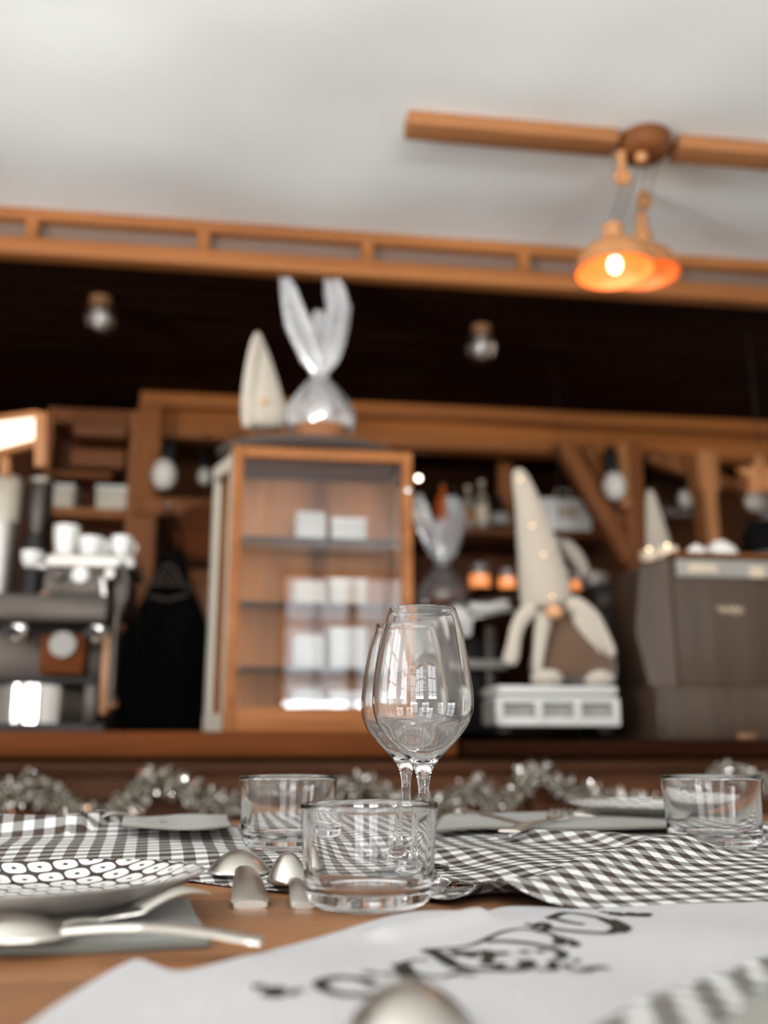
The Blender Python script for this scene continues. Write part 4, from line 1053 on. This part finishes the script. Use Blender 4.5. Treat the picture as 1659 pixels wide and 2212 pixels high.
WA=T(917,1915,0.003); WB=T(878,1877,0.003)
def ridge(x,y,pts,h,wn,wf):
    best=0
    for k,(a,b) in enumerate(zip(pts,pts[1:])):
        d,sd,t=seg_d(x,y,a,b)
        w=wn if sd<0 else wf
        val=h*math.exp(-(d/w)**2)
        best=max(best,val)
    return best
R1=[T(1045,1938,.01),T(1150,1905,.013),T(1300,1870,.013),T(1480,1838,.013),T(1760,1790,.013)]
R2=[T(1160,1822,.01),T(1300,1822,.012),T(1420,1842,.01)]
R3=[T(1050,1792,.006),T(1180,1778,.012),T(1290,1782,.006)]
RL=[T(-200,1787,.022),T(0,1787,.022),T(170,1790,.020),T(245,1797,.012)]
RP=[T(180,1815,.006),T(300,1803,.010),T(420,1812,.006)]
def hrun(x,y,s,t):
    h=0.0022+0.0098*sm(t/0.42)
    h+=0.0006*math.sin(x*41+y*23)+0.0005*math.sin(x*17-y*61+1)
    r=ridge(x,y,R1,0.014,0.030,0.020)
    r=max(r,ridge(x,y,R2,0.010,0.020,0.03)); r=max(r,ridge(x,y,R3,0.013,0.035,0.05))
    r=max(r,ridge(x,y,RL,0.021,0.010,0.016)); r=max(r,ridge(x,y,RP,0.010,0.055,0.03))
    for c in (TL_,TR_):
        d=math.hypot(x-c.x,y-c.y); k=sm((0.085-d)/0.045); r=r*(1-k); h=h*(1-k)+0.0089*k
    for c in (WA,WB):
        d=math.hypot(x-c.x,y-c.y); k=sm((0.10-d)/0.062); r*=(1-k); h=h*(1-k)+0.0026*k
    d=math.hypot(x-PC.x,y-PC.y); k=sm((0.15-d)/0.05); r*=(1-k)
    e=sm(1-t*14)                                    # lifted hem right of the wine glass
    q=T(1055,1945); d=math.hypot(x-q.x,y-q.y); h+=0.010*e*math.exp(-(d/0.03)**2)
    return h+r
PC=T(28,1987,0.0); PC=Vector((PC.x,PC.y,TZ))
near=[T(x,y) for x,y in ((-380,1900),(-100,1903),(200,1903),(400,1906),(480,1916),(560,1926),(650,1936),(760,1932),(900,1945),(960,1960),(1005,1962),(1040,1950),(1062,1948),(1085,1966),(1130,1974),(1250,1974),(1450,1970),(1700,1966),(2100,1960))]
far=[T(x,y,0.012) for x,y in ((-380,1790),(-100,1786),(100,1785),(220,1790),(330,1796),(480,1788),(560,1776),(700,1774),(900,1776),(1100,1786),(1300,1784),(1600,1776),(2100,1774))]
o=cloth(near,far,hrun,440,170,math.radians(-5)).build('gingham_runner',M['gingham'],None,loc=(0.1,0.9,TZ),ang=80,solid=0.0009,fix=False)
tag(o,'black and white gingham table runner rumpled across the middle of the table','tablecloth')
# near gingham cloth at the lower right
def hn(x,y,s,t): return 0.009+0.004*math.sin(s*5+0.5)+0.0006*math.sin(x*50+y*20)
near2=[T(x,y) for x,y in ((1000,2420),(1300,2600),(1700,2700),(2300,2700))]
far2=[T(x,y,.011) for x,y in ((1150,2296),(1330,2212),(1445,2156),(1552,2104),(1655,2052),(1800,1975))]
o=cloth(near2,far2,hn,120,90,math.radians(14)).build('gingham_napkin',M['gingham_big'] if 'gingham_big' in M else M['gingham'],None,loc=tuple(T(1600,2250)),ang=80,solid=0.0012,fix=False)
tag(o,'blurred gingham napkin at the lower right corner, overlapping the white printed cloth','napkin')
# white printed cloth
FO=[T(840,2020,.004),T(930,1998,.006),T(1030,1990,.004)]
def hp(x,y,s,t):
    h=0.0035+0.0012*math.sin(x*19+y*31)+0.0006*math.sin(x*57-y*13)
    h+=ridge(x,y,FO,0.006,0.010,0.010)
    d=math.hypot(x-SPC.x,y-SPC.y)
    return h
SPC=T(890,2232,.004)
farp=[T(x,y) for x,y in ((-60,2330),(90,2206),(190,2150),(288,2096),(300,2094),(345,2113),(385,2126),(450,2110),(560,2076),(760,2021),(880,1988),(940,1981),(1010,1984),(1055,1988),(1085,1972),(1180,1969),(1400,1968),(1659,1962),(1850,1958))]
nearp=[T(x,y) for x,y in ((-100,2700),(600,2750),(1000,2420),(1180,2300),(1350,2228),(1470,2174),(1590,2124),(1700,2082),(1880,2010))]
pg=cloth(nearp,farp,hp,220,90,0).build('printed_cloth',M['paper'],None,loc=tuple(T(900,2100)),ang=80,solid=0.0012,fix=False)
tag(pg,'white cotton cloth printed with ornate black script, lying in the right foreground','cloth')
# lettering, traced as strokes lying on the cloth
def stroke(g,pts,w0,w1=None,wm=None):
    P=smooth([Vector(T(x,y,0.0)) for x,y in pts],2); n=len(P)
    w1=w0 if w1 is None else w1; vs=[]
    for i,p in enumerate(P):
        t=(P[min(i+1,n-1)]-P[max(i-1,0)]); t.z=0; t.normalize(); nn=Vector((-t.y,t.x,0))
        k=i/(n-1); wd=(w0*(1-k)+w1*k) if wm is None else (w0*(1-k)**2+2*wm*k*(1-k)*2*0.5+w1*k*k+wm*2*k*(1-k)*0.5)
        z=TZ+hp(p.x,p.y,0,0)+0.0010
        for s_ in (-1,0,1): q=p+nn*wd*0.0005*s_; vs.append(Vector((q.x,q.y,TZ+hp(q.x,q.y,0,0)+0.0009)))
    fs=[]
    for i in range(n-1):
        for k in (0,1): a=i*3+k; fs.append((a,a+1,a+4,a+3))
    g.add(vs,fs)
g=G()
# small word, left
for p,w_ in (([(555,2160),(562,2170)],4),([(572,2186),(583,2170),(592,2166)],3),([(590,2166),(597,2188)],4.5),([(597,2188),(608,2170),(614,2168)],3.5),([(628,2184),(634,2176),(648,2172),(656,2174)],3),
    # large C
    ([(806,2158),(790,2145),(750,2139),(715,2144),(690,2154),(692,2166),(710,2174),(745,2181),(800,2180),(838,2176)],4.6),
    # tail of dashes and X
    ([(782,2126),(800,2126),(818,2129)],4),([(830,2130),(842,2126),(860,2124),(876,2122)],3.4),
    ([(864,2098),(874,2112),(884,2134),(905,2158)],6.5),([(864,2100),(878,2092),(898,2088),(925,2086)],2.6),
    ([(878,2120),(905,2126),(935,2133),(965,2132),(1000,2118)],3.4),([(1010,2130),(1020,2124)],4),
    # N with flourish
    ([(916,2064),(935,2068),(955,2080),(975,2098),(995,2108),(1025,2114),(1060,2115),(1110,2117),(1135,2112)],6),
    ([(916,2064),(960,2062),(1000,2061),(1030,2055),(1060,2044),(1085,2036),(1120,2031),(1150,2033),(1180,2038),(1205,2046)],2.6),
    ([(1050,2052),(1090,2053),(1130,2057),(1170,2063),(1200,2070),(1222,2080),(1205,2090)],4.2),
    ([(975,2072),(985,2066),(992,2082),(1005,2066),(1012,2084),(1026,2066),(1020,2084)],4),([(1040,2078),(1050,2068),(1058,2082),(1048,2100)],4.5),
    ([(1064,2082),(1080,2074),(1098,2080)],4),([(1052,2098),(1070,2104),(1092,2100)],4),([(1078,2104),(1080,2112)],3.6),
    ([(1122,2076),(1145,2074)],4),([(1160,2076),(1176,2072)],3.4),([(1128,2092),(1142,2098),(1142,2108),(1122,2114)],6),
    ([(1160,2114),(1180,2116),(1202,2114),(1190,2100),(1200,2094)],3.8),([(1238,2092),(1254,2094)],5),
    ([(1240,2112),(1262,2116),(1280,2106),(1300,2106),(1312,2104)],4.6),([(1222,2100),(1230,2112)],3),
    ([(1155,2030),(1162,2022),(1176,2018),(1186,2024),(1176,2036),(1160,2038)],3.8),([(1136,2024),(1150,2021)],3),
    ([(1205,2046),(1215,2054),(1204,2062)],5),([(1222,2050),(1240,2056),(1246,2060),(1234,2064)],4),
    # large D
    ([(1262,2019),(1225,2014),(1200,2007),(1185,2008),(1198,2000),(1215,1988),(1235,1986),(1265,1990),(1300,1998),(1330,2014),(1350,2027),(1330,2036),(1300,2038),(1260,2036),(1210,2033),(1190,2030)],4.4),
    ([(1312,2002),(1336,2016),(1348,2027),(1330,2035)],8),
    # small word, upper right
    ([(1298,1979),(1312,1982),(1326,1981)],3.6),([(1322,1988),(1332,1982),(1344,1984)],3.6),([(1338,1991),(1350,1986),(1356,1990)],4),([(1360,1982),(1366,1994),(1376,1984)],4),([(1376,1993),(1392,1984),(1404,1988),(1392,1994)],4)):
    stroke(g,p,w_*1.35)
g.build('lettering',M['ink'],pg,ang=80)
# ---------------------------------------------------------------- tumblers
def tumbler(c,label,rz=0):
    t=thing('tumbler',c,label,'glass','low clear glass tumblers on the table')
    R=0.0456; H=0.0640
    prof=[(0,0.0022),(0.027,0.0016),(0.031,0.0),(0.0345,0.0006),(0.0378,0.0026),(0.0402,0.0060),(0.0414,0.0105),(0.0426,0.022),(0.0436,0.040),(R-0.0003,H-0.003),(R-0.0002,H-0.0008),(R-0.0010,H),(R-0.0030,H),(R-0.0037,H-0.0010),(R-0.0038,H-0.004),(0.0396,0.040),(0.0381,0.024),(0.0370,0.0170),(0.0345,0.0130),(0.030,0.0108),(0.018,0.0098),(0,0.0096)]
    G().lathe(prof,c,112).build('glass_body',M['glass'],t,ang=60)
    return t
tumbler(Vector((TF_.x,TF_.y,TZ+0.0002)),'clear low tumbler nearest the viewer, standing in front of the wine glasses')
tumbler(Vector((TL_.x,TL_.y,TZ+0.0097)),'clear low tumbler standing behind and left of the front tumbler')
tumbler(Vector((TR_.x,TR_.y,TZ+0.0097)),'clear low tumbler on the gingham cloth at the right edge')
# ---------------------------------------------------------------- wine glasses
OUT=[(0.0036,0.060),(0.0039,0.0680),(0.0055,0.0768),(0.0078,0.0819),(0.0119,0.0877),(0.0178,0.0936),(0.0290,0.1055),(0.0352,0.1155),(0.0376,0.126),(0.0370,0.142),(0.0346,0.160),(0.0305,0.181),(0.0257,0.1980)]
def crr(P,m=4):
    r=[]
    for i in range(len(P)-1):
        p0=Vector(P[max(i-1,0)]);p1=Vector(P[i]);p2=Vector(P[i+1]);p3=Vector(P[min(i+2,len(P)-1)])
        for k in range(m):
            t=k/m; q=0.5*((2*p1)+(p2-p0)*t+(2*p0-5*p1+4*p2-p3)*t*t+(3*p1-p0-3*p2+p3)*t**3); r.append((q.x,q.y))
    r.append(tuple(P[-1])); return r
def wine_glass(c,label,etched):
    t=thing('wine_glass',c,label,'glass','tulip wine glasses on long stems')
    foot=[(0,0.0006),(0.030,0.0004),(0.0348,0.0),(0.0352,0.0008),(0.0346,0.0017),(0.024,0.0032),(0.012,0.0060),(0.0062,0.012),(0.0043,0.024),(0.0040,0.044)]
    outer=crr(OUT)
    inn=[(max(r-0.0011,0.0),z) for r,z in OUT]; inn=[(0,0.0850),(0.0040,0.0856)]+crr([(0.0080,0.0876)]+[(r-0.0013,z+0.0010) for r,z in OUT if 0.0900<z<0.11]+[(r-0.0012,z+0.0002) for r,z in OUT if z>0.11])
    prof=foot+outer+[(0.0253,0.1984),(0.0247,0.1980)]+inn[::-1]
    G().lathe(prof,c,128).build('glass_body',M['glass'],t,ang=50)
    if etched:
        def rad(z):
            for (r0,z0),(r1,z1) in zip(outer,outer[1:]):
                if z0<=z<=z1: return r0+(r1-r0)*(z-z0)/(z1-z0)
            return outer[-1][0]
        def sp_(px,py):
            x=(px-917)*0.76/2112; d=ray(px,py); z=(CZ+d.z/d.y*(c.y-0.033))-c.z; r=rad(z)+0.00012
            x=max(-r*0.999,min(r*0.999,x)); return Vector((c.x+x*ca, c.y-math.sqrt(r*r-x*x)+(-x*sa), c.z+z))
        g=G(); rr=0.00016
        def st(pts): 
            q=[]
            for a,b in zip(pts,pts[1:]):
                for k in range(4): q.append((a[0]+(b[0]-a[0])*k/4,a[1]+(b[1]-a[1])*k/4))
            q.append(pts[-1]); g.tube([sp_(*p) for p in q],rr,5)
        st([(866,1453),(907,1452)]); st([(866,1450),(873,1450)]); st([(890,1449),(907,1448)])
        st([(868,1484),(905,1485)]); st([(870,1489),(905,1491)])
        st([(870,1449),(871,1441),(877,1436),(884,1440),(887,1449)]); st([(874,1449),(875,1443),(878,1440),(882,1443),(883,1449)])
        # small etched letters in two rows
        def letter(ch,x,y,w_,h_):
            L={'V':[[(0,0),(.5,1),(1,0)]],'Y':[[(0,0),(.5,.5),(1,0)],[(.5,.5),(.5,1)]],'A':[[(0,1),(.5,0),(1,1)],[(.2,.65),(.8,.65)]],'N':[[(0,1),(0,0),(1,1),(1,0)]],'E':[[(1,0),(0,0),(0,1),(1,1)],[(0,.5),(.8,.5)]],'D':[[(0,0),(0,1),(.7,.9),(1,.5),(.7,.1),(0,0)]],'S':[[(1,0),(0,.15),(0,.45),(1,.55),(1,.85),(0,1)]]}
            for s_ in L[ch]: st([(x+a*w_,y+b*h_) for a,b in s_])
        for i,ch in enumerate('SVYN'): letter(ch,872+i*8.6,1459,6,8)
        for i,ch in enumerate('DEVA'): letter(ch,872+i*8.6,1471,6,8)
        g.build('etching',M['etch'],t,ang=80)
    return t
wine_glass(Vector((WA.x,WA.y,TZ+0.0036)),'nearer wine glass with etched emblem, right behind the front tumbler',True)
wine_glass(Vector((WB.x,WB.y,TZ+0.0036)),'farther wine glass, overlapped by the etched one, standing slightly left',False)
# ---------------------------------------------------------------- plates
def plate(c,r,label,tilt=None,h=0.026,pm='platetop'):
    t=thing('plate',c,label,'plate','patterned stoneware plates'); 
    under=[(0,0.003),(r*0.52,0.003),(r*0.54,0.0),(r*0.57,0.0),(r*0.60,0.005),(r*0.80,h*0.42),(r*0.93,h*0.75),(r-0.001,h-0.0014),(r,h-0.0006),(r-0.0008,h)]
    top=[(r-0.0006,h),(r-0.004,h-0.001),(r*0.90,h*0.80),(r*0.78,h*0.52),(r*0.66,h*0.36),(r*0.5,h*0.30),(0,h*0.28)]
    G().lathe(under,(0,0,0),112).build('plate_base',M['ceramic'],t,local=True,ang=50)
    G().lathe(top,(0,0,0),112).build('plate_top',M[pm],t,local=True,ang=60,fix=False)
    if tilt: t.rotation_euler=tilt
    return t
p1=plate(Vector((PC.x,PC.y,TZ+0.0045)),0.112,'patterned plate with dotted black cells at the left edge of the table',(math.radians(-1.6),math.radians(-0.6),math.radians(8)),0.0205)
pc=T(1425,1746,0.028)
p2=plate(Vector((pc.x,pc.y,TZ+0.0175)),0.106,'patterned plate farther back at the right, partly behind the right tumbler',None,0.017)
# ---------------------------------------------------------------- napkins
def napkin(nearq,farq,label,cat='napkin',h=0.004,zoff=0.0,mat='napkin',wav=0.002,folds=2):
    near_=[T(x,y,zoff) for x,y in nearq]; far_=[T(x,y,zoff) for x,y in farq]
    hf=lambda x,y,s,t: zoff+h+wav*math.sin(s*9+t*2)*math.sin(t*3.1)*0.8
    g=cloth(near_,far_,hf,60,24,0)
    loc=tuple((near_[0]+far_[-1])/2)
    o=g.build('napkin',M[mat],None,loc=loc,ang=80,fix=False)
    md=o.modifiers.new('t','SOLIDIFY'); md.thickness=h*0.9; md.offset=-1
    return tag(o,label,cat,'grey cloth napkins under the cutlery')
n1=napkin([(-120,2066),(120,2064),(300,2058),(452,2050)],[(-120,1986),(100,1974),(260,1962),(405,1957)],'grey folded napkin under cutlery in the left foreground',h=0.005)
n2=napkin([(262,1786),(340,1792),(430,1796),(500,1788)],[(268,1770),(340,1767),(400,1762),(490,1764)],'grey napkin lying behind the gingham left of the tumblers',h=0.002,zoff=0.0235,wav=0.004)
n3=napkin([(935,1800),(1050,1790),(1200,1796),(1470,1790)],[(960,1766),(1050,1762),(1200,1758),(1470,1752)],'grey napkin in front of the far right plate',h=0.003,zoff=0.0180,wav=0.002)
# crumpled grey linen in the lower right corner
q=T(1965,2230,.02)
def crf(u,v):
    a=2*math.pi*u; r=0.055*v; rr=r*(1+0.10*math.sin(3*a+1)+0.05*math.sin(7*a))
    z=0.012+0.030*(1-v*v)+0.006*math.sin(5*a+v*6)*v*(1-v)*3
    return Vector((q.x+rr*math.cos(a),q.y+rr*math.sin(a)*0.9,TZ+max(0.0105,z)))
g=G(); g.grid(crf,72,20)
o=g.build('linen_napkin',M['greylinen'] if 'greylinen' in M else M['napkin'],None,loc=(q.x,q.y,TZ),ang=80,solid=0.001,fix=False)
tag(o,'crumpled pale grey linen napkin at the lower right edge, on gingham','napkin')
# white folded card at the far left
a=T(142,1783,.02); 
t=thing('white_card',T(162,1781),'small white folded card standing at the far left behind the gingham','card')
z0=0.0
yb_=T(150,1779).y+0.03
A_=W(142,1782,yb_); B_=W(186,1782,yb_)
g=G(); zt9=W(150,1762,yb_).z
g.add([Vector((A_.x,yb_,TZ+0.001)),Vector((B_.x,yb_+0.01,TZ+0.001)),Vector((B_.x-0.014,yb_+0.012,zt9)),Vector((A_.x,yb_+0.01,zt9)),Vector((A_.x,yb_+0.04,TZ+0.001)),Vector((B_.x,yb_+0.045,TZ+0.001))],[(0,1,2,3),(3,2,5,4)])
g.build('card_sheet',M['white'],t,solid=0.0008)
g=G(); g.tube([Vector((A_.x+0.001,yb_+0.002,TZ+0.002)),W(140,1744,yb_+0.005)],0.0012,8); g.build('card_glint',M['white'],t)  # thin white rod added as an upright glint beside the card
# ---------------------------------------------------------------- cutlery
def frame(p_from,p_to):
    x=(p_to-p_from); L=x.length; x.normalize(); up=Vector((0,0,1)); y=up.cross(x).normalized(); z=x.cross(y)
    return Matrix((x,y,z)).transposed(),L
def handle_mesh(g,m,o,x0,x1,wf,zf,th=0.0022,n=28):     # strip from local x0 to x1
    vs=[]
    for i in range(n+1):
        k=i/n; x=x0+(x1-x0)*k; wd=wf(k); z=zf(k); b=th*0.5
        for (yy,zz) in ((-wd,-b*0.6),(-wd*0.97,b*0.3),(-wd*0.6,b),(0,b*1.15),(wd*0.6,b),(wd*0.97,b*0.3),(wd,-b*0.6),(wd*0.5,-b),(-wd*0.5,-b)):
            vs.append(o+m@Vector((x,yy,z+zz)))
    q=9; fs=[(i*q+k,i*q+(k+1)%q,(i+1)*q+(k+1)%q,(i+1)*q+k) for i in range(n) for k in range(q)]
    fs+= [tuple(range(q))[::-1],tuple(n*q+k for k in range(q))]
    g.add(vs,fs)
def spoon(end,centre,bl,bw,bh,hw,label,flip=1,zb=0.0,arch=0.006,neckw=0.0030,th=0.0026,thend=1.0):
    m,L=frame(end,centre)
    t=thing('spoon',(end+centre)/2,label,'spoon','spoons laid on the table')
    g=G(); nr,ns=14,48; vs=[]
    for j in range(nr+1):
        rr=j/nr
        for k in range(ns):
            a=2*math.pi*k/ns; x=rr*math.cos(a)*bl/2; y=rr*math.sin(a)*bw/2*(1-0.13*math.cos(a))
            z=flip*bh*(1-rr**2.2)+(0 if flip>0 else bh)
            vs.append(centre+m@Vector((x,y,z+0.0010+zb)))
    fs=[(j*ns+k,j*ns+(k+1)%ns,(j+1)*ns+(k+1)%ns,(j+1)*ns+k) for j in range(nr) for k in range(ns)]
    g.add(vs,fs); g.build('bowl',M['cutlery'],t,ang=80,fix=False,solid=0.0014)
    g=G()
    handle_mesh(g,m,end,0,L-bl/2+0.003,lambda k:((hw/2)*(1-k)**1.25*(0.55+0.45*(1-k))+neckw*(1-(1-k)**3))*min(1,0.82+k*6),
        lambda k:0.0022+arch*math.sin(math.pi*min(1,k*1.0))+(zb+0.001)*k,th)
    g.build('handle',M['cutlery'],t,ang=50)
    return t
spoon(T(541,1963,0.0),T(516,1889,0.003),0.064,0.0475,0.0145,0.026,'tablespoon lying face down left of the front tumbler, handle towards viewer',1,0.002,0.010,0.0042,0.005)
spoon(T(655,1965,0.0),T(621,1914,0.003),0.046,0.0290,0.0185,0.017,'teaspoon lying face down between tablespoon and front tumbler',1,0.003,0.006,0.003,0.004)
spoon(T(566,2045,0.007),T(5,2034,0.006),0.070,0.044,0.0100,0.012,'long serving spoon on the grey napkin in the left foreground',1,0.002,0.004,0.0036,0.0035)
spoon(T(905,2420,0.004),T(888,2226,0.004),0.060,0.0420,0.0120,0.018,'blurred spoon bowl at the bottom edge, lying on the printed cloth',1,0.002,0.006,0.0036)
def fork(end,tip,label,z=0.0,wd=0.022,hw=0.016,group='forks laid on the napkins'):
    m,L=frame(end,tip)
    t=thing('fork',(end+tip)/2,label,'fork',group)
    g=G(); hl=0.055
    handle_mesh(g,m,end,0,L-hl-0.01,lambda k:(hw/2)*(1-k)+0.0028,lambda k:0.002+0.002*math.sin(math.pi*k),0.0028)
    g.build('handle',M['cutlery'],t,ang=50)
    g=G(); handle_mesh(g,m,end,L-hl-0.012,L-hl+0.012,lambda k:0.0028+(wd/2-0.0028)*sm(k),lambda k:0.002+0.002*k,0.0022,12); g.build('neck',M['cutlery'],t,ang=50)
    for q_ in range(4):
        y=(-1.5+q_)*wd/3.6
        g=G(); g.tube([end+m@Vector((L-hl+0.010+0.040*k,y,0.0035+0.007*math.sin(math.pi*k*0.8))) for k in [i/8 for i in range(9)]],[0.0016]*7+[0.0013,0.0006],8); g.build('tine',M['cutlery'],t)
    return t
def knife(end,tip,label,hl=0.09,hw=0.018):
    m,L=frame(end,tip)
    t=thing('knife',(end+tip)/2,label,'knife','knives laid on the napkins')
    g=G(); handle_mesh(g,m,end,0,hl,lambda k:hw/2*(1-0.45*k),lambda k:0.004,0.007); g.build('handle',M['cutlery'],t,ang=50)
    g=G(); handle_mesh(g,m,end,hl-0.002,L,lambda k:(0.0045+0.006*math.sin(math.pi*(0.15+0.8*k))) if k<0.97 else 0.002,lambda k:0.004,0.0012); g.build('blade',M['steel'],t,ang=50)
    return t
fork(T(80,2015,0.007),T(460,1956,0.012),'fork lying across the grey napkin beside the long serving spoon',0,0.020,0.014)
fork(T(120,1788,0.02),T(282,1776,0.022),'fork with upturned tines at the far left behind the gingham fold',0,0.022)
fork(T(1100,1800,0.022),T(1222,1768,0.0205),'dark-looking fork on the grey napkin left of the far plate',0,0.026)
knife(T(1148,1800,0.014),T(985,1752,0.018),'table knife with broad handle on the gingham behind the wine glasses',0.16,0.022)
knife(T(1000,1756,0.016),T(938,1795,0.014),'thin knife blade leaning beside the wine glass stem at the back',0.05,0.010)
spoon(T(1330,1772,0.016),T(1275,1768,0.018),0.05,0.036,0.009,0.012,'small spoon with bright bowl at the left end of the far plate',1,0.002,0.003)
